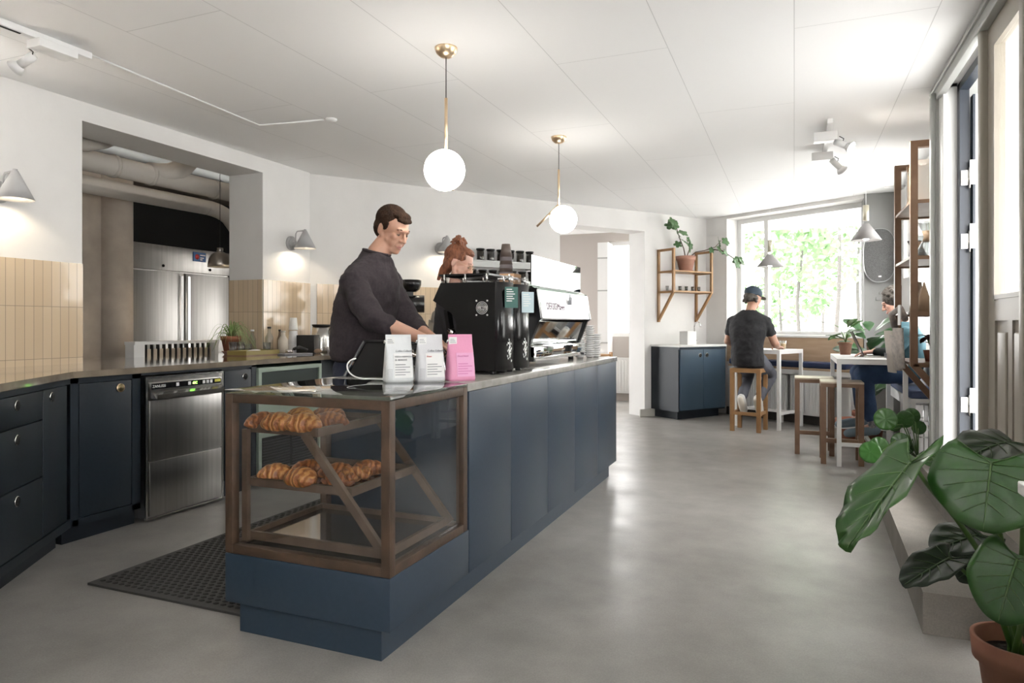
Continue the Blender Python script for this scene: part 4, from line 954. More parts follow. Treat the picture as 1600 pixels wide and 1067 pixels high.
t=thing('track_light','white ceiling track with spotlights above the stools on the right','track light',(.235,5.9,CZ))
MB().box((-.018,-.55,-.034),(.018,.62,0),bev=.003).build('track',white_p,t)
for y,aim in ((-.30,(.6,-.3,-.4)),(.35,(.5,.4,-.5))):
    MB().box((-.10,y-.05,-.10),(.06,y+.05,-.036),bev=.003).build('driver_box',white_p,t); spot_head(t,(.07,y-.04,-.13),aim,1.1)
tag(B((-.10,-.02,0),(.10,.02,.02)).build('ceiling_fan_plate',white_p,loc=(.98,8.2,CZ-.02)),'small white fitting on the ceiling above the grey pier','ceiling fitting')
# ================================================================== REAR ROOM THINGS
def radiator(loc,rz,L_,z0,z1,label,n):
    t=thing('radiator',label,'radiator',loc,rz)
    MB().box((0,-.045,z0),(L_,-.0,z1),bev=.006).build('panel',white,t)
    rb=MB()
    for i in range(n): x=L_*(i+.5)/n; rb.box((x-L_/n*.30,-.056,z0+.03),(x+L_/n*.30,-.045,z1-.03),bev=.004)
    rb.build('ribs',white,t)
    MB().box((0,-.055,z1),(L_,.0,z1+.015)).build('top_grille',white,t)
    for x in (.08,L_-.08): MB().box((x,-.03,0),(x+.02,-.01,z0)).build('foot',white,t)
radiator((-2.75,10.60,0),0,.9,.12,.66,'white radiator under the window of the rear room',18)
t=thing('wardrobe_panel','tall white panelled cupboard beside the rear room window','cupboard',(-2.80,10.30,0))
MB().box((0,0,0),(.16,.30,2.45)).build('body',white,t)
for z in (.9,1.7,2.2): MB().box((-.0,-.006,z),(.16,0,z+.02)).build('hinge_bar',grey_d,t)
t=thing('wooden_trolley','narrow wooden trolley on castors beyond the wall opening','trolley',(*bpt(4.0,1.1,0)[:2],0),aB)
fr=MB()
for x in (-.02,.40):
    for y in (-.2,.2): fr.box((x,y-.02,.09),(x+.035,y+.02,.80))
fr.build('frame',oak,t)
for z in (.12,.42,.74): MB().box((-.02,-.2,z),(.435,.2,z+.03)).build('shelf',oak,t)
for x in (0,.41):
    for y in (-.19,.19): MB().cyl((x-.012,y,.035),(x+.012,y,.035),.035).cyl((x,y,.05),(x,y,.09),.012).build('castor',blackpl,t)
# ================================================================== SINK CABINET + SHELF ON WALL B
t=thing('sink_cabinet','blue two-door sink cabinet against the wall under the wooden shelf','cabinet',(*PB,0),aB)
sx0,sx1=4.34,5.17
MB().box((sx0,-.49,.10),(sx1,-.003,.905)).build('body',blue_d,t)
MB().box((sx0+.05,-.42,0),(sx1-.04,-.003,.10)).build('kick_board',blue_k,t)
for a,b_,hx in ((sx0+.012,(sx0+sx1)/2-.002,(sx0+sx1)/2-.06),((sx0+sx1)/2+.002,sx1-.012,(sx0+sx1)/2+.06)):
    d=MB().box((a,-.512,.12),(b_,-.49,.875),bev=.0015).build('door',M('blue_door_lit',(.05,.085,.125),.38),t); finger_hole(d,(hx,-.512,.80),(0,-1,0),w=.024)  # door blue lightened to paint in the window's light on the front
MB().box((sx0,-.512,.878),(sx1,-.49,.905)).build('face_rail',blue,t)
MB().box((sx0-.005,-.518,.905),(sx1+.005,-.003,.93),bev=.002).build('worktop',paper,t)
p=bpt(5.0,-.12,.93)
t=thing('gooseneck_tap','slim chrome gooseneck tap on the sink cabinet','tap',p,aB)
MB().tube([(0,0,0),(0,0,.20)]+arc((0,0,.20),(0,0,.29),(0,-.06,.29),5)+arc((0,-.06,.29),(0,-.11,.29),(0,-.11,.22),5),.009,12).cyl((0,0,0),(0,0,.03),.02).build('spout',chrome,t); MB().cyl((0,0,.03),(.05,0,.05),.006).build('lever',chrome,t)
p=bpt(4.70,-.30,.93)
t=thing('napkin_box','square white napkin box on the sink cabinet','box',p,aB); MB().box((-.08,-.07,0),(.08,.07,.17),bev=.002).build('box_body',paper,t); MB().box((-.06,-.05,.17),(.06,.05,.172)).build('napkins',white,t)
def u_shelf(loc,rz,label,xs,dep,z_top,z_bot_front,z_bot,levels,mat,matb,name='wall_shelf',th=.03,sideboards=True):
    """two side frames at local x = xs, wall at y=0, room at -y"""
    t=thing(name,label,'shelf',loc,rz)
    for i,x in enumerate(xs):
        zt=z_top[i]
        f=MB().box((x-th/2,-dep,z_bot_front),(x+th/2,-dep+th,zt)).box((x-th/2,-th,z_bot),(x+th/2,-.002,zt)).box((x-th/2,-dep+th,zt-th),(x+th/2,-th,zt))
        f.bar((x,-dep+th/2,z_bot_front+.01),(x,-th/2,z_bot+.02),th*.95,th,up=(1,0,0))
        for z in levels: f.box((x-th/2,-dep+th,z-.025),(x+th/2,-th,z))
        f.build('side_frame',mat,t)
    for z in levels: MB().box((xs[0]+th/2,-dep+.005,z-.014),(xs[1]-th/2,-.002,z+.004)).build('shelf_board',matb,t)
    return t
u_shelf((*PB,0),aB,'oak wall shelf with slanted side frames above the sink cabinet',(4.46,5.15),.30,(2.165,2.165),1.60,1.22,(1.88,1.62),oak,oak)
p=bpt(4.80,-.165,1.884)
t=thing('potted_fig','fig plant in pale terracotta pot on the upper board of the oak wall shelf','plant',p,aB)
MB().lathe([(.085,.015),(.115,.15),(.125,.15),(.130,.20),(.120,.20),(.108,.155),(0,.15)],seg=32).build('pot',terra_p,t); MB().lathe([(.08,0),(.105,.015),(0,.016)]).build('saucer',terra_p,t)
def fig_branch(pts,leaves,seed):
    MB().tube(pts,[.008-.005*i/(len(pts)-1) for i in range(len(pts))],8).build('branch',twig,t)
    rnd=random.Random(seed); mb=MB()
    for (u,ln) in leaves:
        k=u*(len(pts)-1); i=min(int(k),len(pts)-2); b_=Vector(pts[i]).lerp(Vector(pts[i+1]),k-i)
        d=Vector((rnd.uniform(-1,1),rnd.uniform(-.8,.4),rnd.uniform(-.9,.3))).normalized()
        mb.leaf(b_,b_+d*ln,(rnd.uniform(-.4,.4),-1,.5),ln*.95,'lobed',.15,.1,lobes=5)
    mb.build('leaves',lf_fig,t,mods=(('solid',.001),))
fig_branch([(0,0,.16),(-.06,-.02,.30),(-.14,-.03,.42),(-.20,-.04,.54),(-.25,-.05,.66)],[(.35,.12),(.5,.16),(.6,.14),(.7,.15),(.8,.16),(.9,.14),(1,.13),(.95,.12)],1)
fig_branch([(0,0,.16),(.04,-.03,.30),(-.03,-.04,.42)],[(.6,.10),(1,.12),(.8,.11)],2)
fig_branch([(.02,0,.16),(.14,-.04,.26),(.24,-.10,.28),(.31,-.22,.32),(.33,-.30,.40)],[(.7,.10),(.8,.12),(.9,.12),(1,.14),(.95,.15)],3)
fig_branch([(.29,-.16,.30),(.34,-.32,.26),(.37,-.46,.16),(.38,-.56,.10)],[(.3,.10),(.5,.12),(.7,.14),(.85,.16),(1,.16),(.95,.12)],4)
for i in range(11):
    p=bpt(4.50+i*.058,-.13-.05*(i%2),1.624)
    g_=tumbler(p,f'small clear tumbler, {ORD[i]} from the left on the oak shelf',.022,.065,'tumblers on the oak shelf')
# ================================================================== WINDOW BAY
WL=dict(loc=(*PC,0),rz=aW)
struct('trim_10',B((.36,-.022,.70),(2.19,0,1.03)),oak_p,**WL)
t=thing('window_bench','white wooden window bench with radiators behind, below the big window','bench',(*PC,0),aW)
MB().box((.53,-.22,.655),(2.16,-.025,.68),bev=.003).build('seat_board',oak_p,t)
MB().box((.53,-.215,.60),(2.16,-.195,.655)).build('front_rail',white,t)
for x in (.53,2.12): MB().box((x,-.19,0),(x+.02,-.05,.6)).build('support',white,t)
t=thing('bench_cushion','long navy cushion on the bench below the big window','cushion',(*PC,0),aW); MB().box((.54,-.225,.682),(2.10,-.03,.755),bev=.02).build('cushion_pad',navy,t)
radiator(tuple(wpt(.57,-.115,0)),aW,.76,.12,.57,'white ribbed radiator behind the first white table',24)
radiator(tuple(wpt(1.38,-.115,0)),aW,.52,.12,.57,'narrower white radiator behind the two empty stools',14)
tag(B((.36,-.03,0),(2.1,-.004,.10)).build('dark_skirting',M('dark_skirting',(.10,.09,.085),.6),**WL),kind='structure').name='baseboard_bay'
# right-hand bench with cushion
t=thing('side_bench','white side bench beneath the right-hand window','bench',(1.07,6.3,-.08)); MB().box((-.21,0,.64),(-.004,1.4,.67)).build('seat_board',white,t); MB().box((-.20,.02,.08),(-.17,.05,.64)).box((-.20,1.35,.08),(-.17,1.38,.64)).box((-.20,.05,.58),(-.17,1.35,.64)).build('legs_frame',white,t)
t=thing('bench_cushion','blue cushion the laptop worker sits on at the right','cushion',(1.07,6.3,.59)); MB().box((-.215,.02,0),(-.008,1.38,.07),bev=.02).build('cushion_pad',M('blue_cushion',(.07,.10,.19),.6),t)
# speaker panel
def woven():
    t=thing('acoustic_panel','grey woven rounded panel mounted on the grey pier','wall panel',(.865,8.56,1.945))
    P=[]
    for k in range(48):
        a=2*math.pi*k/48; ca,sa=math.cos(a),math.sin(a); P.append((.155*math.copysign(abs(ca)**.75,ca)*(1+.10*(sa*sa)*-1),.295*math.copysign(abs(sa)**.62,sa)))
    m2=Matrix(((1,0,0,0),(0,0,1,-.075),(0,1,0,0),(0,0,0,1)))
    MB().prism(P,0,.07,m2).build('shell',M('shell_grey',(.33,.34,.34),.5),t)
    MB().prism([(x*.96,y*.97) for x,y in P],-.012,0,m2).build('woven_front',M('woven_grey',(.09,.09,.09),.8,var=(120,(.13,.13,.13)),bump=(160,.8)),t)
    MB().box((-.015,-.09,-.24),(.015,-.087,-.225)).build('badge',chrome,t)
woven()
t=thing('wall_socket','small double socket on the grey pier','socket',(.88,8.56,1.47)); MB().box((-.045,-.012,-.02),(.045,0,.02),bev=.003).box((-.012,-.012,.05),(.012,0,.075),bev=.003).build('plate',grey_plaster,t)
# tables
def white_table(loc,rz,lx,ly,label,h=.90,tt=.03,leg=.035,hb=.17,mid=True):
    t=thing('white_bar_table',label,'table',loc,rz)
    MB().box((0,0,h-.012),(lx,ly,h),bev=.002).build('tabletop',paper,t)
    MB().box((.0,.0,h-.045),(lx,leg*.8,h-.012)).box((.0,ly-leg*.8,h-.045),(lx,ly,h-.012)).box((0,leg*.8,h-.045),(leg*.8,ly-leg*.8,h-.012)).box((lx-leg*.8,leg*.8,h-.045),(lx,ly-leg*.8,h-.012)).build('apron',white,t)
    for x in (0,lx-leg):
        for y in (0,ly-leg): MB().box((x,y,0),(x+leg,y+leg,h-.045)).build('leg',white,t)
    MB().box((leg,.005,hb),(lx-leg,.03,hb+.03)).build('foot_rail',white,t); MB().box((leg,ly-.03,hb),(lx-leg,ly-.005,hb+.03)).build('foot_rail',white,t)
    if mid: MB().box((lx/2-.015,.03,hb),(lx/2+.015,ly-.03,hb+.03)).build('foot_rail',white,t)
    return t
white_table((-.15,8.24,0),math.atan2(.55,.27),.56,.56,'white metal bar table where the man in the cap leans')
white_table((.33,6.34,0),0,.52,1.12,'white metal bar table under the laptop, nearer the camera')
# stools
def stool(name='bar_stool',mat=oak_d,label='',loc=(0,0,0),rz=0):
    t=thing(name,label,'stool',loc,rz); a=.165; h=.70; w2=.042
    MB().box((-a,-a,h-.045),(a,-a+.026,h-.014)).box((-a,a-.026,h-.045),(a,a,h-.014)).box((-a,-a+.026,h-.045),(-a+.026,a-.026,h-.014)).box((a-.026,-a+.026,h-.045),(a,a-.026,h-.014)).build('seat_frame',mat,t)
    MB().box((-a,-a,h-.014),(a,a,h),bev=.002).build('seat',mat if mat is oak else M('pale_oak_top',(.60,.50,.40),.4),t)
    for x in (-a,a-w2):
        for y in (-a,a-w2): MB().box((x,y,0),(x+w2,y+w2,h-.045)).build('leg',mat,t)
    for (z,p,q) in ((.20,(-a+w2,-a+.021),(a-w2,-a+.021)),(.16,(-a+w2,a-.021),(a-w2,a-.021))): MB().bar((p[0],p[1],z),(q[0],q[1],z),.022,.035).build('stretcher',mat,t)
    for x in (-a+.021,a-.021): MB().bar((x,-a+w2,.20),(x,a-w2,.20),.022,.035).build('stretcher',mat,t)
    return t
stool(mat=oak,label='light oak stool the man in the cap sits on',loc=(-.47,8.17,0),rz=R_(-12))
s1=stool(label='empty walnut brown stool nearest the camera, partly under the laptop table',loc=(.375,6.58,0))
dup(s1,(.17,6.98,0),None,'empty walnut brown stool standing left behind the other empty one')
# laptop and plant on table B
t=thing('laptop','open silver laptop on the nearer white table','laptop',(.56,6.80,.90),0)
MB().box((0,-.15,0),(.22,.15,.014),bev=.004).build('keyboard_base',steel_s,t); MB().box((.03,-.13,.0142),(.13,.13,.0155)).build('keys',blackpl,t)
MB().bar((0,0,.012),(-.09,0,.225),.30,.007,up=(1,0,.3)).build('screen_lid',M('laptop_dark',(.06,.06,.065),.3,.6),t)
t=thing('potted_plant','leafy green plant in a small brown pot on the laptop table','plant',(.45,7.25,.90))
MB().lathe([(.045,0),(.058,.10),(.064,.10),(.064,.12),(.055,.12),(0,.11)]).build('pot',M('brown_pot',(.22,.11,.07),.8,bump=(60,.5)),t)
rnd=random.Random(11)
def bush(t,n,ls,hs,mat,shape,sp=1,z0=.1,wr=.5,seed=1,stems=True,up=.3,base=(0,0)):
    r_=random.Random(seed); mb=MB(); st=MB()
    for k in range(n):
        a=6.283*k/n+r_.uniform(-.4,.4); h=r_.uniform(*hs); l_=r_.uniform(*ls)
        d=Vector((math.cos(a),math.sin(a),0)); b0=Vector((base[0],base[1],z0)); b1=b0+d*h*.35*sp+Vector((0,0,h))
        st.tube([b0,b0.lerp(b1,.5)+Vector((0,0,h*.1)),b1],.004,6)
        tip=b1+(d*.8+Vector((0,0,r_.uniform(-.3,up)))).normalized()*l_
        nr=Vector((-d.x*.4,-d.y*.4,1)); mb.leaf(b1,tip,nr,l_*wr,shape,.25,.15)
    mb.build('leaves',mat,t,mods=(('solid',.0012),)); st.build('stems',stem_m,t)
bush(t,9,(.13,.20),(.03,.16),lf_lime,'paddle',1,.11,.48,3,up=.8)
# floor plants behind table B
t=thing('fiddle_leaf_plant','tall broad-leaved fig plant in terracotta pot behind the laptop table','plant',(.72,7.98,0))
MB().lathe([(.11,0),(.15,.24),(.165,.24),(.165,.29),(.15,.29),(.14,.25),(0,.24)],seg=32).build('pot',terra,t)
MB().tube([(0,0,.24),(.02,-.02,.6),(-.02,.0,1.0)],.012,8).build('trunk',twig,t)
r_=random.Random(4); mb=MB()
for k in range(30):
    a=r_.uniform(0,6.28); z=r_.uniform(.78,1.12) if k>5 else r_.uniform(.4,.62); d=Vector((math.cos(a),math.sin(a)*.7,0)); l_=r_.uniform(.20,.30); b_=Vector((0,0,z))+d*.05
    dd=(d+Vector((0,0,r_.uniform(.1,1.0)))).normalized()
    mb.leaf(b_,b_+dd*l_,Vector((-d.x*.5,-d.y*.5-.5,.8)),l_*.55,'paddle',.2,.15)
mb.build('leaves',lf_fid,t,mods=(('solid',.0015),))
t=thing('terracotta_pot','low terracotta pot standing on the floor under the laptop table','pot',(.55,7.62,0)); MB().lathe([(.12,0),(.16,.20),(.172,.20),(.172,.25),(.158,.25),(.15,.21),(0,.20)],seg=32).build('pot_body',terra,t); MB().lathe([(.15,.215),(0,.22)]).build('soil',soil,t)
# white pot on table A : glass with straw-coloured drink
t=thing('drink_glass','small cup with straw coloured drink by the seated man','cup',tuple((-.12,8.52,.90))); MB().lathe([(.03,0),(.038,.10),(.035,.10),(0,.01)]).build('glass_body',cupglass,t); MB().lathe([(.027,.005),(.034,.07),(0,.07)]).build('drink',M('amber_drink',(.5,.33,.16),.3),t)
# ================================================================== BIG SHELF ON THE RIGHT
SX=1.07
t=u_shelf((SX,6.154+.0,0),R_(-90),'tall walnut shelf with slanted legs on the wall beside the doorway','' and 0 or (0,.786),.34,(2.43,2.43),.90,.52,(2.03,1.65,1.27,.92),oak_d,oak_d,name='tall_wall_shelf',th=.045)
def spt(y,x,z): return (x,y,z)
# books on the top board
cols=[(.60,.60,.58),(.06,.06,.06),(.52,.50,.47),(.30,.30,.30),(.62,.60,.55),(.40,.32,.22),(.58,.42,.25),(.66,.62,.52),(.30,.18,.10),(.50,.55,.58)]
names=['white','black','stone','dark grey','cream','brown','tan','ivory','chestnut','pale blue']
y=5.43
for k in range(10):
    w2=random.uniform(.020,.034); h=random.uniform(.22,.30)
    t=thing('book',f'{names[k]} spined book, '+['first','second','third','fourth','fifth','sixth','seventh','eighth','ninth','last'][k]+' from the near end of the top shelf','book',(.86,y+w2/2,2.034),0,'books on the tall shelf')
    MB().box((-.10,-w2/2,0),(.10,w2/2,h)).build('pages',paper,t)
    mt=M('book_'+names[k].replace(' ','_'),cols[k],.6)
    MB().box((-.103,-w2/2,0),(-.10,w2/2,h)).box((-.103,-w2/2-.0015,0),(.10,-w2/2,h)).box((-.103,w2/2,0),(.10,w2/2+.0015,h)).build('cover',mt,t)
    y+=w2+.006
tag(B((-.02,-.10,0),(.02,.10,.20)).build('book',M('book_leaning',(.55,.56,.55),.6),loc=(.80,6.02,2.034),rz=R_(5)),'pale leaning book at the far end of the top shelf','book')
# glass brewer etc
def brewer(loc,label,s=1):
    t=thing('glass_coffee_brewer',label,'coffee brewer',loc)
    MB().lathe([(.06*s,0),(.065*s,.03*s),(.02*s,.12*s),(.062*s,.21*s),(.059*s,.21*s),(.017*s,.12*s),(.062*s,.03*s),(.055*s,.004)],seg=28,closed=True).build('glass_body',cupglass,t)
    MB().lathe([(.034*s,.09*s),(.024*s,.12*s),(.036*s,.155*s),(.03*s,.155*s),(.02*s,.12*s),(.03*s,.09*s)],seg=24,closed=True).build('wooden_collar',kraft,t)
brewer((.86,5.50,1.654),'hourglass coffee brewer with pale collar on the second shelf',1.15)
brewer((.84,5.74,1.654),'smaller hourglass brewer behind the first on the second shelf',.85)
t=thing('dripper_stand','dark dripper on a small black wire stand, second shelf','dripper',(.84,5.95,1.654)); MB().lathe([(.02,.10),(.05,.16),(.047,.16),(.015,.10)],closed=True).build('dripper',blackpl,t)
m_=MB(); m_.tube([(.045*math.cos(k*.3927),.045*math.sin(k*.3927),.006) for k in range(17)],.003,6,False); m_.cyl((.04,0,.005),(.03,0,.12),.003,6).cyl((-.04,0,.005),(-.03,0,.12),.003,6); m_.build('wire_stand',blackpl,t)
def small_bag(loc,rz,mat,label,h=.2):
    t=thing('paper_bag',label,'bag',loc,rz)
    MB().loft([((0,0,0),(.04,0,0),(0,.035,0)),((0,0,h*.5),(.042,0,0),(0,.033,0)),((0,0,h*.8),(.04,0,0),(0,.014,0)),((.004,0,h),(.038,0,0),(0,.004,0))],24,power=4).build('pouch',mat,t)
    return t
small_bag((.83,5.47,1.274),R_(80),kraft,'brown kraft bag at the near end of the third shelf',.20)
small_bag((.84,5.60,1.274),R_(70),M('grey_kraft',(.30,.24,.19),.8),'darker kraft bag behind the first on the third shelf',.18)
small_bag((.84,5.76,1.274),R_(60),M('beige_kraft',(.55,.45,.35),.8),'pale folded-over paper bag on the third shelf',.22)
tag(B((-.006,-.09,0),(.006,.09,.27)).build('menu_board',paper,loc=(.80,6.03,1.274),rz=R_(12)),'white card propped at the far end of the third shelf','card')
# newspaper holder hung on shelf
t=thing('newspaper_holder','canvas holder stuffed with newspapers hanging from the tall shelf','newspaper holder',(.715,5.62,.92))
def sheet(mb,a,b_,h,z,curve=.03,thk=.012):
    vs=[];n=8
    for i in range(n+1):
        u=i/n; vs+= [Vector(a).lerp(Vector(b_),u)+Vector((-curve*math.sin(math.pi*u),0,z)), Vector(a).lerp(Vector(b_),u)+Vector((-curve*math.sin(math.pi*u)*1.5-.012,0,z+h))]
    mb.add(vs,[(2*i,2*i+2,2*i+3,2*i+1) for i in range(n)])
for i,(a,b_,h,z,m3) in enumerate((((-.02,-.14,0),(-.02,.10,0),.25,-.06,newsp),((-.045,-.06,0),(-.045,.20,0),.30,-.08,M('canvas',(.52,.47,.42),.9,bump=(60,.4))),((-.01,-.20,0),(-.01,-.02,0),.28,-.04,newsp))):
    mb=MB(); sheet(mb,a,b_,h,z,.03); mb.build('newspaper' if i!=1 else 'canvas_pocket',m3,t,mods=(('solid',.012),))
MB().tube([(-.02,.12,.20),(-.06,.06,.34),(-.02,-.06,.38),(.0,-.16,.30)],.022,8).build('rolled_paper',newsp,t)
text('NEWS',.055,ink,t,TX(-.098,.14,.02,(0,-1,0),(0,0,1)),'printed_letters')
MB().box((-.04,-.22,.26),(-.035,-.10,.40)).build('hanging_card',paper,t)
# plant on the lowest board
t=thing('maroon_plant','dark maroon leafed plant on the lowest board of the tall shelf','plant',(.90,5.62,.924)); MB().lathe([(.04,0),(.055,.08),(.05,.08),(0,.07)]).build('pot',terra,t)
bush(t,14,(.08,.13),(.03,.14),lf_red,'oval',1.2,.08,.6,8)
# pilea near the step
t=thing('round_leaf_plant','plant with round coin-like leaves in a wooden box at the end of the step','plant',(.80,5.52,0))
MB().box((-.09,-.09,0),(.09,.09,.26),bev=.003).build('wooden_box',M('dark_box_wood',(.10,.055,.035),.6),t); MB().box((-.085,-.085,.26),(.085,.085,.262)).build('soil',soil,t)
st=MB(); lv=MB()
for (px,py,dep,r) in ((1386,655,4.75,.075),(1405,690,4.7,.06),(1374,697,4.65,.062),(1362,707,4.5,.07),(1416,655,4.85,.06),(1427,650,4.9,.055),(1398,663,4.95,.05),(1435,668,5.0,.05),(1418,700,4.9,.045),(1380,720,4.7,.05)):
    c=at(px,py,dep)-Vector((.80,5.52,0)); 
    st.tube([(0,0,.25),Vector((0,0,.25)).lerp(c,.5)+Vector((0,0,.10)),c+Vector((0,0,-r*.6))],.004,6)
    n_=Vector((random.uniform(-.4,.0),-.9,random.uniform(.1,.6))); lv.leaf(c+Vector((0,0,-r)),c+Vector((random.uniform(-.02,.02),0,r)),n_,2*r,'round',.1,.05)
lv.build('leaves',lf_pilea,t,mods=(('solid',.0015),)); st.build('stems',stem_m,t)
# pipes in the corner
t=thing('pipe_stand','thin chrome pipes and shelf on the wall under the tall shelf','pipes',(1.065,6.9,0))
for i,z in enumerate((.22,.36,.50)): MB().tube([(0,-.12,z),(-.13,-.10,z),(-.13,.1,z),(0,.12,z)],.006,8).build('loop_rail',chrome,t)
for y in (-.12,.12): MB().cyl((0,y,0),(0,y,.60),.008,8).build('upright',chrome,t)
# ================================================================== FOREGROUND PLANT
pc=at(1597,1000,2.0); base=Vector((pc.x,pc.y,0))
t=thing('large_leaf_plant','large heart-leaved plant in a terracotta pot in the right foreground','plant',base)
RIM=.265
MB().lathe([(.080,0),(.108,.20),(.122,.20),(.128,RIM),(.115,RIM),(.105,.21),(0,.205)],seg=40).build('pot',terra_p if False else M('weathered_terracotta',(.36,.17,.105),.8,var=(7,(.28,.115,.07))),t)
MB().lathe([(.107,.215),(.05,.225),(0,.222)],seg=30).build('soil',soil,t)
def big_leaf(att,tip,dep,width,facing,mat,stem_via,curl=.12,tipdep=None,fold=.10,back=.28):
    a=at(*att,dep)-base; b_=at(*tip,tipdep or dep)-base
    mb=MB(); d=(b_-a); L0=d.length
    a2=a-d*.12   # blade origin slightly behind the joint
    mb.leaf(a2,b_,facing,width,'heart',curl,fold,back=back)
    o=mb.build('leaf',mat,t,mods=(('solid',.0016),))
    # veins
    n=Vector(facing); dn=d.normalized(); n=(n-dn*n.dot(dn)).normalized(); sd=dn.cross(n); Lf=(b_-a2).length
    def surf(X,Y): return a2+dn*X+sd*Y+n*(-curl*(X/Lf)**2*Lf+fold*abs(Y)+.0022)
    v=MB(); v.tube([surf(Lf*u,0) for u in (.12,.3,.5,.7,.9,.97)],[.0036,.003,.0026,.002,.0012,.0006],6)
    for s in (-1,1):
        for (u0,ux,uy) in ((.12,-.12,.30),(.14,.10,.44),(.22,.36,.42),(.36,.55,.36),(.50,.72,.27),(.64,.83,.18)):
            v.tube([surf(Lf*(u0+(ux-u0)*q*(.75+.25*q)),s*width*uy*q) for q in (0,.33,.66,1)],[.0018,.0015,.001,.0005],5)
    v.build('veins',lf_vein if mat is lf_big else M('dull_vein',(.05,.09,.035),.5),o)
    pts=[Vector((random.uniform(-.03,.03),random.uniform(-.03,.03),.21))]+[at(*q)-base for q in stem_via]+[a]
    # smooth
    P=[]; 
    for i in range(len(pts)-1):
        for k in range(6): 
            P.append(pts[i].lerp(pts[i+1],k/6))
    P.append(pts[-1])
    for _ in range(6): P=[P[0]]+[(P[i-1]+P[i]*2+P[i+1])/4 for i in range(1,len(P)-1)]+[P[-1]]
    MB().tube(P,[.009-.004*i/(len(P)-1) for i in range(len(P))],8).build('leaf_stem',stem_m,t)
cf=lambda x,y,z:Vector((x,y,z))
toc=-(at(1540,760,1)-Vector((0,0,CAMZ))).normalized()   # roughly towards where people stand
big_leaf((1549,722),(1536,826),1.78,.265,toc+cf(0,0,.45),lf_big,((1580,900,1.95),(1560,830,1.90)),.10,1.70)
big_leaf((1425,722),(1313,852),1.80,.20,cf(-.75,-.35,.75),lf_big,((1570,925,1.95),(1500,815,1.90),(1450,760,1.85)),.06,1.72,.28)
big_leaf((1590,872),(1556,968),1.70,.18,toc+cf(-.2,0,.35),lf_big,((1600,960,1.85),),.18,1.66)
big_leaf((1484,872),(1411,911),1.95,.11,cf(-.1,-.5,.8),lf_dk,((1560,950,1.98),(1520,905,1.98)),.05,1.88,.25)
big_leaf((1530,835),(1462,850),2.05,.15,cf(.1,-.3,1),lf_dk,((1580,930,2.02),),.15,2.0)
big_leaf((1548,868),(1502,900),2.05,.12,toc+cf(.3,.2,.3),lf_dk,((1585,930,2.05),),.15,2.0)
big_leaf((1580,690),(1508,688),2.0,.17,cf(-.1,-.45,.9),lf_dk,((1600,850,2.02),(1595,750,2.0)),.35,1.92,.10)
big_leaf((1500,722),(1434,712),2.1,.10,cf(-.1,-.5,.9),lf_big,((1585,900,2.05),(1540,800,2.1)),.10,2.12)

# ================================================================== PEOPLE
def hand(mb,wrist,d,n,side,curl=.35,s=1):
    """palm + four unequal fingers + thumb leaving the side of the palm; d along the hand, n out of the palm"""
    wrist=Vector(wrist); d=Vector(d).normalized(); n=Vector(n); n=(n-d*n.dot(d)).normalized(); q=d.cross(n)*side
    mb.loft([(wrist-d*.01*s,q*.026*s,n*.018*s),(wrist+d*.02*s,q*.032*s,n*.016*s),(wrist+d*.06*s,q*.040*s,n*.014*s),(wrist+d*.092*s,q*.038*s,n*.011*s)],20)
    for off,ln in ((.030,.072),(.010,.082),(-.011,.076),(-.030,.060)):
        p=wrist+d*.088*s+q*off*s; P=[p]; a=curl*.5
        for f in (.45,.30,.25):
            p=p+(d*math.cos(a)+n*math.sin(a)+q*off*1.2)*ln*f*s; P.append(p); a+=curl
        mb.caps(P,[.0095*s,.009*s,.008*s,.0068*s],10)
    p=wrist+d*.025*s+q*.030*s
    mb.caps([p,p+(d*.6+q*.7)*.04*s,p+(d*.85+q*.75+n*.25)*.065*s,p+(d*1.2+q*.7+n*.4)*.078*s],[.014*s,.011*s,.0095*s,.008*s],10)
def head(mb,Mh,fem=False):
    """x forward, z up, origin at the middle of the head"""
    mb.ell((-.012,0,.028),(.098,.077,.092),Mh)
    mb.ell((.026,0,-.035),(.060,.063,.080),Mh)
    mb.ell((.045,0,-.085),(.040,.040,.030),Mh)
    for s in (-1,1): mb.ell((.048,s*.034,-.050),(.030,.026,.036),Mh)
    for s in (-1,1): mb.caps([(-.012,s*.056,-.030),(.004,s*.053,-.068),(.045,s*.036,-.094),(.066,s*.008,-.104)],[.018,.018,.018,.016],12,Mh)
    mb.ell((.068,0,-.104),(.018,.020,.014),Mh)                      # chin
    mb.caps([(.030,-.054,-.05),(.052,-.032,-.092),(.064,0,-.104),(.052,.032,-.092),(.030,.054,-.05)],[.016]*5,10,Mh)
    mb.caps([(.079,-.036,.020),(.088,0,.022),(.079,.036,.020)],[.011,.012,.011],10,Mh)   # brow ridge
    mb.caps([(.088,0,.012),(.100,0,-.012),(.108,0,-.034)],[.007,.009,.011],12,Mh)        # nose
    for s in (-1,1):
        mb.ell((.094,s*.011,-.036),(.010,.009,.008),Mh,12,8)
        mb.ell((.058,s*.040,-.022),(.024,.020,.024),Mh,14,10)      # cheekbone
        mb.ell((-.008,s*.079,-.008),(.019,.007,.031),Mh@Matrix.Rotation(s*.15,4,'Z'),14,10)
        mb.ell((.068,s*.031,.004),(.017,.017,.012),Mh,14,10)       # eyelid bulge
    mb.caps([(.078,-.020,-.066),(.088,0,-.063),(.078,.020,-.066)],[.006,.008,.006],8,Mh)
    mb.caps([(.077,-.018,-.075),(.086,0,-.075),(.077,.018,-.075)],[.006,.008,.006],8,Mh)
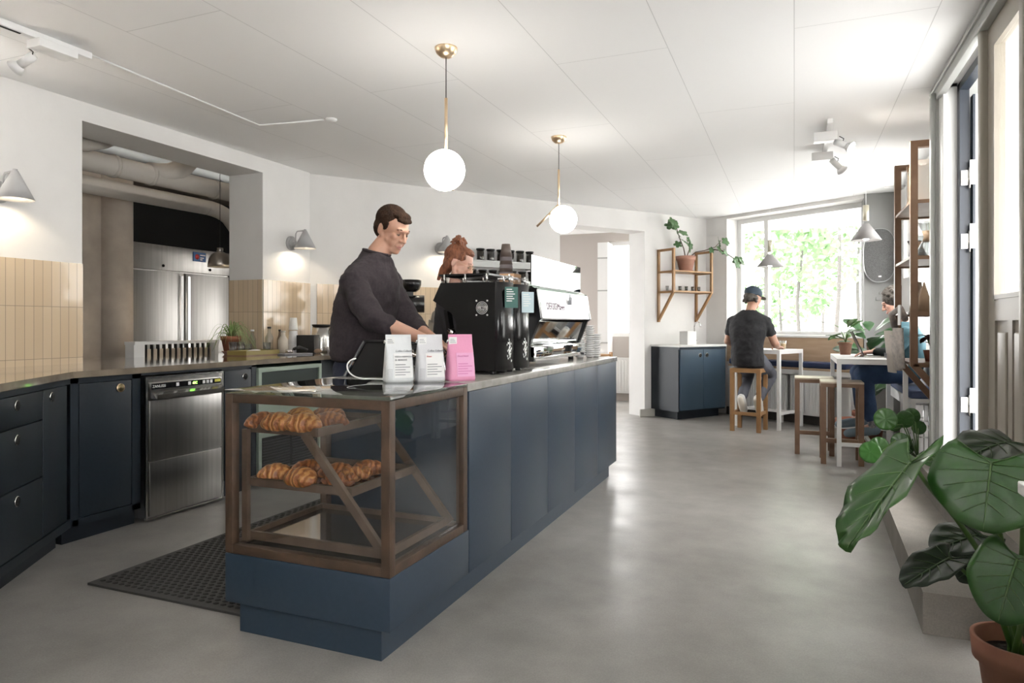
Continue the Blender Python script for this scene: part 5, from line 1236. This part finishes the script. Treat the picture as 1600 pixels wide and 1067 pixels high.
def face_parts(o,Mi,browmat,lid=.4):
    """eyes, brows, lips as children; Mi maps head space to object space"""
    for s in (-1,1):
        e=MB().ell((.0765,s*.031,-.005),(.0085,.0105,.0052),Mi,16,12).build('eye',M('eye_white',(.34,.27,.24),.3),o)
        MB().ell((.0830,s*.032,-.0065),(.0028,.0050,.0038),Mi,12,8).build('iris',M('iris_dark',(.05,.035,.025),.2),e)
        MB().caps([(.0805,s*.020,-.0025),(.0862,s*.031,-.0020),(.079,s*.043,-.004)],[.0012,.0017,.0012],8,Mi).build('eyelash',hair_b,e)
        MB().caps([(.089,s*.016,.020),(.089,s*.032,.0265),(.075,s*.050,.021)],[.0028,.0034,.002],8,Mi).build('eyebrow',browmat,o)
    MB().caps([(.083,-.019,-.070),(.0935,0,-.0665),(.083,.019,-.070)],[.0022,.0040,.0022],8,Mi).caps([(.083,-.016,-.0735),(.0915,0,-.0765),(.083,.016,-.0735)],[.002,.0045,.002],8,Mi).build('lips',lip,o)
def person(base,label,mat):
    return Vector(base),label,mat
def finish(mb,base,label,mat,vox=.0045):
    o=mb.build('person',mat,None,tuple(base),0,(('remesh',vox),('smooth',5)))
    return tag(o,label,'person')
def rel(p,base): return Vector(p)-Vector(base)
def cloth(name,mb,mat,parent,vox=.008,folds=.012,scale=.09,sm=4):
    return mb.build(name,mat,parent,mods=(('remesh',vox),('smooth',sm),('noise',scale,folds),('smooth',1)))
# ---- barista in the plum sweatshirt
BS=(-2.21,3.21,0)
b=MB(); V=lambda x,y,z:(x,y,z)
Mh=Matrix.Translation((.165,.045,1.705))@Matrix.Rotation(R_(-10),4,'Z')@Matrix.Rotation(R_(24),4,'Y')
head(b,Mh)
b.caps([(.06,0,1.47),(.095,.015,1.58),(.145,.04,1.65)],[.068,.062,.060],18)
b.loft([((0,0,.95),(0,.15,0),(.10,0,0)),((.02,0,1.2),(0,.16,0),(.10,0,0)),((.05,0,1.42),(0,.17,0),(.09,0,0)),((.07,0,1.50),(0,.08,0),(.06,0,0))],24)
shr=(.075,-.185,1.415); elr=(.235,-.245,1.205); wrr=(.475,-.135,1.105)
shl=(.07,.185,1.415); ell_=(.20,.205,1.17); wrl=(.47,.03,1.075)
for S_,E_,W_ in ((shr,elr,wrr),(shl,ell_,wrl)):
    b.caps([S_,E_],[.05,.04],14); b.caps([E_,Vector(E_).lerp(Vector(W_),.35),W_],[.044,.043,.028],16)
hand(b,wrr,(.9,.2,-.25),(0,.1,-1),1,.35); hand(b,wrl,(.95,-.15,-.25),(0,-.1,-1),-1,.35)
for s in (-1,1):
    b.caps([(0,s*.09,.92),(.02,s*.10,.50),(-.02,s*.10,.10)],[.075,.05,.036],14); b.caps([(-.03,s*.10,.04),(.14,s*.11,.03)],[.03,.028],12)
man=finish(b,BS,'short-haired barista in a plum sweatshirt looking down, behind the pastry case',skin)
face_parts(man,Mh,hair_b)
h=MB()
h.ell((-.028,0,.048),(.096,.083,.086),Mh,30,20); h.ell((-.050,0,.0),(.066,.077,.075),Mh,24,16)
h.ell((.030,0,.090),(.050,.060,.026),Mh); h.caps([(.062,-.040,.072),(.078,-.010,.070),(.070,.036,.074)],[.012,.014,.012],12,Mh)
for s in (-1,1): h.ell((-.002,s*.066,.025),(.030,.015,.034),Mh,14,10)
h.build('hair',hair_b,man,mods=(('remesh',.004),('smooth',3),('noise',.010,.004)))
c=MB()
c.loft([((-.02,0,.985),(0,.178,0),(.128,0,0)),((-.02,0,1.02),(0,.192,0),(.140,0,0)),((.0,0,1.15),(0,.200,0),(.150,0,0)),((.03,0,1.30),(0,.212,0),(.150,0,0)),((.055,0,1.42),(0,.208,0),(.132,0,0)),((.065,0,1.50),(0,.145,0),(.105,0,0)),((.076,.003,1.55),(0,.092,0),(.086,0,.0)),((.086,.008,1.578),(0,.073,0),(.070,0,-.018))],32,power=2.2)
for S_,E_,W_,k in ((shr,elr,wrr,.28),(shl,ell_,wrl,.30)):
    mid=Vector(S_).lerp(Vector(E_),.5)+Vector((-.01,0,-.01)); cu=Vector(E_).lerp(Vector(W_),k)
    c.caps([Vector(S_)+Vector((-.01,0,-.01)),mid,E_,cu],[.068,.072,.066,.052],20); c.caps([(.065,0,1.50),Vector(S_)],[.085,.070],18)
    c.tube([Vector(E_).lerp(Vector(W_),k-.06),Vector(E_).lerp(Vector(W_),k+.03)],[.055,.053],18)
cloth('sweatshirt',c,sweat,man,.0075,.022,.07)
MB().tube([Vector((.086+.071*math.cos(a),.008+.074*math.sin(a),1.580-.018*math.cos(a))) for a in [k*math.pi/12 for k in range(25)]],.008,8,False).build('collar',M('collar_rib',(.03,.022,.026),.9),man)
c=MB(); c.ell((-.02,0,.93),(.135,.172,.12))
for s in (-1,1): c.caps([(-.01,s*.085,.88),(.02,s*.105,.50),(-.03,s*.11,.12)],[.115,.085,.065],18)
cloth('trousers',c,jeans,man,.009,.014,.10)
for s in (-1,1): MB().caps([(-.05,s*.11,.048),(.05,s*.11,.050),(.16,s*.12,.042)],[.048,.048,.042],16).build('shoe',blackpl,man)
# ---- red haired barista
p_=at(716,411,4.85); BW=(p_.x-.02,p_.y-.02,0)
b=MB(); hz=p_.z
Mh=Matrix.Translation((.03,.02,hz))@Matrix.Rotation(R_(12),4,'Z')@Matrix.Rotation(R_(24),4,'Y')
head(b,Mh,True)
b.caps([(.0,0,hz-.26),(.0,.01,hz-.17),(.01,.02,hz-.08)],[.055,.048,.046],16)
b.loft([((-.02,0,.95),(0,.14,0),(.09,0,0)),((-.02,0,1.15),(0,.13,0),(.09,0,0)),((.0,0,hz-.30),(0,.15,0),(.085,0,0)),((.0,0,hz-.24),(0,.08,0),(.06,0,0))],24)
for s in (-1,1):
    E_=(.10,s*.19,1.08); W_=(.27,s*.10,1.06)
    b.caps([(.0,s*.15,hz-.30),E_],[.042,.034],12); b.caps([E_,W_],[.034,.024],12); hand(b,W_,(1,-s*.3,0),(0,-s,-.3),-s,.5,.9)
    b.caps([(0,s*.08,.9),(0,s*.09,.48),(-.02,s*.09,.1)],[.07,.05,.035],12); b.caps([(-.03,s*.09,.04),(.11,s*.10,.03)],[.028,.026],10)
wom=finish(b,BW,'red-haired barista with a high bun and round glasses, behind the black grinders',skin2,.0045)
face_parts(wom,Mh,hair_r)
h=MB(); h.ell((-.031,0,.043),(.099,.084,.086),Mh,30,20); h.ell((-.060,0,-.01),(.055,.070,.080),Mh); h.ell((.026,0,.088),(.052,.060,.032),Mh)
h.caps([(-.05,-.05,.0),(-.075,-.055,-.09),(-.08,-.05,-.16)],[.035,.026,.012],12,Mh); h.caps([(-.05,.05,.0),(-.075,.055,-.09),(-.08,.05,-.16)],[.035,.026,.012],12,Mh)
for s in (-1,1): h.ell((.012,s*.062,.045),(.036,.018,.034),Mh,14,10)
r_=random.Random(9)
for k in range(26):
    a=r_.uniform(0,6.28); d=Vector((math.cos(a),math.sin(a),r_.uniform(-.5,1))).normalized(); c0=Vector((-.060,0,.145))
    h.caps([c0+d*.012,c0+d*.035+Vector((0,0,.005)),c0+d*.05+Vector((r_.uniform(-.015,.015),0,-.015))],[.014,.011,.005],8,Mh)
h.build('hair',hair_r,wom,mods=(('remesh',.004),('smooth',1),('noise',.012,.007)))
g=MB()
for s in (-1,1):
    g.tube([(.099,s*.033+.024*math.cos(a),-.004+.021*math.sin(a)) for a in [k*math.pi/10 for k in range(21)]],.0013,6,False,Mh); g.tube([(.097,s*.056,.002),(.0,s*.082,.006)],.0013,6,True,Mh)
g.tube([(.099,-.010,.0),(.103,0,.003),(.099,.010,.0)],.0013,6,True,Mh); g.build('glasses',brass,wom)
c=MB(); c.loft([((-.02,0,.93),(0,.17,0),(.12,0,0)),((-.02,0,1.12),(0,.155,0),(.115,0,0)),((.0,0,hz-.32),(0,.18,0),(.115,0,0)),((.0,0,hz-.26),(0,.12,0),(.085,0,0)),((.01,0,hz-.22),(0,.065,0),(.06,0,0))],28)
for s in (-1,1): c.caps([(.0,s*.145,hz-.30),(.10,s*.19,1.08),(.19,s*.15,1.07)],[.062,.05,.042],16)
cloth('jumper',c,M('charcoal_jumper',(.03,.03,.035),.9),wom,.009,.012,.08)
c=MB(); c.ell((-.02,0,.90),(.12,.16,.11)); 
for s in (-1,1): c.caps([(0,s*.08,.86),(.0,s*.095,.5),(-.02,s*.095,.12)],[.10,.07,.055],16)
cloth('trousers',c,jeans,wom,.010,.01,.1)
for s in (-1,1): MB().caps([(-.04,s*.095,.042),(.12,s*.10,.038)],[.042,.038],14).build('shoe',blackpl,wom)
# ---- man in cap on the stool (object space: x forward)
def seated(base,yaw,label,skinm,J,vox=.006):
    pass
yaw=R_(77); Rz=Matrix.Rotation(yaw,4,'Z'); BC=(-.47,8.15,0)
b=MB()
Mh=Rz@Matrix.Translation((.10,-.02,1.495))@Matrix.Rotation(R_(-28),4,'Z')@Matrix.Rotation(R_(14),4,'Y')
head(b,Mh)
def X(*p): return Rz@Vector(p)
b.caps([X(.0,0,1.28),X(.04,-.01,1.36),X(.08,-.02,1.43)],[.06,.056,.055],14)
b.loft([(X(-.02,0,.76),X(0,.15,0),X(.10,0,0)),(X(-.05,0,1.0),X(0,.14,0),X(.09,0,0)),(X(-.02,0,1.2),X(0,.17,0),X(.09,0,0)),(X(.0,0,1.30),X(0,.09,0),X(.06,0,0))],24)
arms=((X(-.0,-.185,1.22),X(.05,-.265,.985),X(.27,-.24,.935),-1),(X(-.0,.185,1.22),X(.03,.245,1.0),X(.26,.20,.935),1))
for S_,E_,W_,s in arms:
    b.caps([S_,E_],[.05,.043],14); b.caps([E_,Vector(E_).lerp(Vector(W_),.35),W_],[.045,.044,.028],14); hand(b,W_,X(1,0,-.08)-Vector((0,0,0)),(0,0,-1),-s,.25)
legs=[]
for s in (-1,1):
    Hh=X(.02,s*.10,.775); K=X(.40,s*.13,.60); A=X(.03,s*.09,.335); T=X(.10,s*.09,.235); legs.append((Hh,K,A,T)); b.caps([Hh,K],[.07,.05],14); b.caps([K,A],[.05,.034],14); b.caps([A,T],[.03,.026],10)
cm=finish(b,BC,'man in a black t-shirt and navy cap sitting on a stool with his back turned',skin,.005)
face_parts(cm,Mh,hair_b)
h=MB(); h.ell((-.035,0,-.005),(.085,.082,.066),Mh,24,16)
r_=random.Random(2)
for k in range(40):
    a=r_.uniform(1.3,4.98); c0=Vector((-.03+.075*math.cos(a),.076*math.sin(a),r_.uniform(-.065,-.005))); h.ell(c0,(.016,.016,.014),Mh,10,8)
h.build('hair',hair_g,cm,mods=(('remesh',.005),('smooth',1)))
h=MB(); h.ell((-.012,0,.050),(.108,.090,.078),Mh,30,20,fn=lambda p,d:Vector((p.x,p.y,max(p.z,-.035))))
cp_=h.build('cap',capm,cm)
h=MB(); h.loft([((.075,0,.028),(0,.070,0),(0,0,.006)),((.12,0,.026),(0,.064,0),(0,0,.005)),((.155,0,.018),(0,.045,0),(0,0,.004)),((.168,0,.014),(0,.02,0),(0,0,.003))],24,Mh); h.build('cap_brim',M('cap_brim',(.20,.17,.15),.7),cp_)
c=MB()
c.loft([(X(-.03,0,.725),X(0,.175,0),X(.14,0,0)),(X(-.05,0,.80),X(0,.178,0),X(.142,0,0)),(X(-.06,0,.95),X(0,.172,0),X(.128,0,0)),(X(-.04,0,1.12),X(0,.205,0),X(.130,0,0)),(X(-.01,0,1.23),X(0,.212,0),X(.115,0,0)),(X(.0,0,1.305),X(0,.14,0),X(.088,0,0)),(X(.01,0,1.35),X(0,.075,0),X(.066,0,0))],30,power=2.2)
for S_,E_,W_,s in arms: c.caps([S_,Vector(S_).lerp(Vector(E_),.5)],[.060,.062],16); c.caps([X(0,0,1.285),S_],[.075,.062],16)
cloth('tshirt',c,tee,cm,.008,.020,.07)
c=MB(); c.ell(X(-.0,0,.80),(.15,.175,.10),None); 
for Hh,K,A,T in legs: c.caps([Hh,K],[.098,.078],18); c.caps([K,Vector(K).lerp(Vector(A),.85)],[.076,.055],16)
cloth('trousers',c,greyj,cm,.009,.014,.08)
for Hh,K,A,T in legs:
    d=(Vector(T)-Vector(A)).normalized()
    so=MB().caps([Vector(A)-d*.03,Vector(A)+d*.05,Vector(T)+d*.03],[.044,.046,.040],14).build('shoe',M('white_canvas',(.62,.62,.60),.6),cm)
    bk=X(-.028,0,-.02); MB().caps([Vector(A)-d*.04+bk,Vector(A)+d*.05+bk,Vector(T)+d*.04+bk],[.034,.036,.032],14).build('sole',M('off_white_sole',(.66,.63,.56),.6),so)
# ---- laptop worker on the side bench
yaw=R_(176); Rz=Matrix.Rotation(yaw,4,'Z'); BL=(.90,6.90,0); b=MB()
Mh=Rz@Matrix.Translation((.08,0,1.385))@Matrix.Rotation(R_(22),4,'Y'); head(b,Mh)
b.caps([X(-.02,0,1.16),X(.02,0,1.24),X(.05,0,1.31)],[.055,.052,.05],14)
b.loft([(X(-.0,0,.70),X(0,.14,0),X(.09,0,0)),(X(-.04,0,.95),X(0,.13,0),X(.085,0,0)),(X(-.03,0,1.1),X(0,.15,0),X(.085,0,0)),(X(-.01,0,1.19),X(0,.08,0),X(.055,0,0))],24)
arms=((X(-.0,-.175,1.11),X(.10,-.20,.93),X(.235,-.07,.945),-1),(X(-.0,.175,1.11),X(.10,.21,.93),X(.245,.09,.945),1))
for S_,E_,W_,s in arms:
    b.caps([S_,E_],[.045,.038],12); b.caps([E_,W_],[.038,.026],12); hand(b,W_,X(1,0,-.12),(0,0,-1),-s,.28,.95)
legs=((X(.0,-.09,.755),X(.36,-.17,.745),X(.33,-.12,.34)),(X(.0,.09,.755),X(.33,.13,.745),X(.255,.16,.30)))
for Hh,K,A in legs: b.caps([Hh,K],[.06,.05],12); b.caps([K,A],[.045,.032],12); b.caps([A,Vector(A)+X(.12,0,-.05)],[.028,.024],10)
lw=finish(b,BL,'person in jeans and teal top typing on the laptop, half hidden by the tall shelf',skin2,.0055)
face_parts(lw,Mh,hair_g)
h=MB(); h.ell((-.02,0,.035),(.108,.092,.100),Mh,24,16); h.ell((-.05,0,-.03),(.07,.08,.07),Mh)
for k in range(60):
    a=r_.uniform(0,6.28); t_=r_.uniform(0,1.7); d=Vector((math.sin(t_)*math.cos(a),math.sin(t_)*math.sin(a),math.cos(t_)))
    if d.x>.55 and d.z<.6: continue
    h.ell(Vector((-.02,0,.035))+Vector((d.x*.105,d.y*.09,d.z*.098)),(.018,.018,.016),Mh,10,8)
h.build('hair',hair_g,lw,mods=(('remesh',.005),('smooth',1)))
c=MB(); c.loft([(X(-.0,0,.72),X(0,.17,0),X(.125,0,0)),(X(-.05,0,.93),X(0,.16,0),X(.115,0,0)),(X(-.04,0,1.08),X(0,.185,0),X(.115,0,0)),(X(-.01,0,1.17),X(0,.12,0),X(.085,0,0)),(X(0,0,1.21),X(0,.065,0),X(.06,0,0))],28)
for S_,E_,W_,s in arms: c.caps([S_,Vector(S_).lerp(Vector(E_),.6)],[.066,.06],14)
cloth('teal_top',c,teal,lw,.009,.014,.08)
c=MB()
for S_,E_,W_,s in arms: c.caps([Vector(S_).lerp(Vector(E_),.6),E_,Vector(E_).lerp(Vector(W_),.85)],[.056,.05,.036],14)
cloth('dark_sleeves',c,M('dark_knit',(.02,.03,.03),.9),lw,.008,.008,.06)
c=MB(); c.ell(X(.0,0,.76),(.14,.17,.09))
for Hh,K,A in legs: c.caps([Hh,K],[.088,.080],18); c.caps([K,Vector(K).lerp(Vector(A),.82)],[.076,.058],16)
cloth('jeans',c,denim,lw,.009,.014,.08)
for i,(Hh,K,A) in enumerate(legs):
    d=X(1,0,-.22).normalized(); MB().caps([Vector(A)+X(-.02,0,-.035),Vector(A)+d*.10+Vector((0,0,-.035)),Vector(A)+d*.20+Vector((0,0,-.035))],[.044,.042,.036],14).build('shoe',M('pale_blue_suede',(.20,.27,.32),.8),lw)
    MB().caps([Vector(A)+Vector((0,0,.06)),Vector(A)+Vector((0,0,-.01))],[.040,.040],12).build('sock',M('patterned_sock',(.10,.11,.14),.9,var=(30,(.5,.5,.5))),lw)
# ================================================================== OUTSIDE
struct('ground_outside',B((-12,-14,-.35),(30,60,-.25)),M('paving',(.62,.62,.61),.9,var=(3,(.55,.55,.54))))
def tree(loc,h,rad,label,n,seed,mat=lf_out,ls=.22):
    t=thing('tree',label,'tree',loc,0,None); r_=random.Random(seed)
    MB().tube([(0,0,0),(r_.uniform(-.15,.15),0,h*.4),(r_.uniform(-.2,.2),0,h*.95)],[.06,.045,.02],10).build('trunk',bark,t)
    mb=MB()
    for k in range(n):
        a=r_.uniform(0,6.28); e=r_.uniform(-1,1); rr=rad*r_.random()**.4; cl=r_.random()
        c=Vector((rr*math.cos(a),rr*math.sin(a),h*.80+e*rad*1.0*math.sqrt(max(0,1-(rr/rad)**2)*.8+.1)))
        if noise.noise(c*1.1+Vector((seed,0,0)))<.04: continue
        d=Vector((r_.uniform(-1,1),r_.uniform(-1,1),r_.uniform(-1,.6))).normalized()*ls; s_=d.orthogonal().normalized()*ls*.35; 
        mb.add([c,c+d*.5+s_,c+d,c+d*.5-s_],[(0,1,2,3)],True)
    tag(mb.build('foliage',mat,t),kind='stuff')
def tp(px,dep,z=-.25): p=at(px,508,dep); return (p.x,p.y,z)
tree(tp(1253,17),5.0,1.9,'slim tree outside the window, leftmost in the view',2600,1)
tree(tp(1300,15),5.4,2.1,'dense green tree in the middle of the window view',3200,2)
tree(tp(1345,18),6.0,2.3,'tree outside at the right side of the window view',3000,3)
tree(tp(1225,21),3.2,1.3,'low bushy young tree outside at the left',1600,4)
tree(tp(1285,26),8.0,3.6,'large distant tree filling the top of the window view',3500,5)
tree((7.5,9.0,-.25),5.5,2.6,'street tree beyond the doorway',2500,6)
tree((6.5,14.5,-.25),6.5,2.8,'second street tree, farther along outside the right windows',2500,7)
struct('building_opposite',B((14,-14,-.25),(16,30,9)),M('pale_facade',(.72,.72,.72),.9))
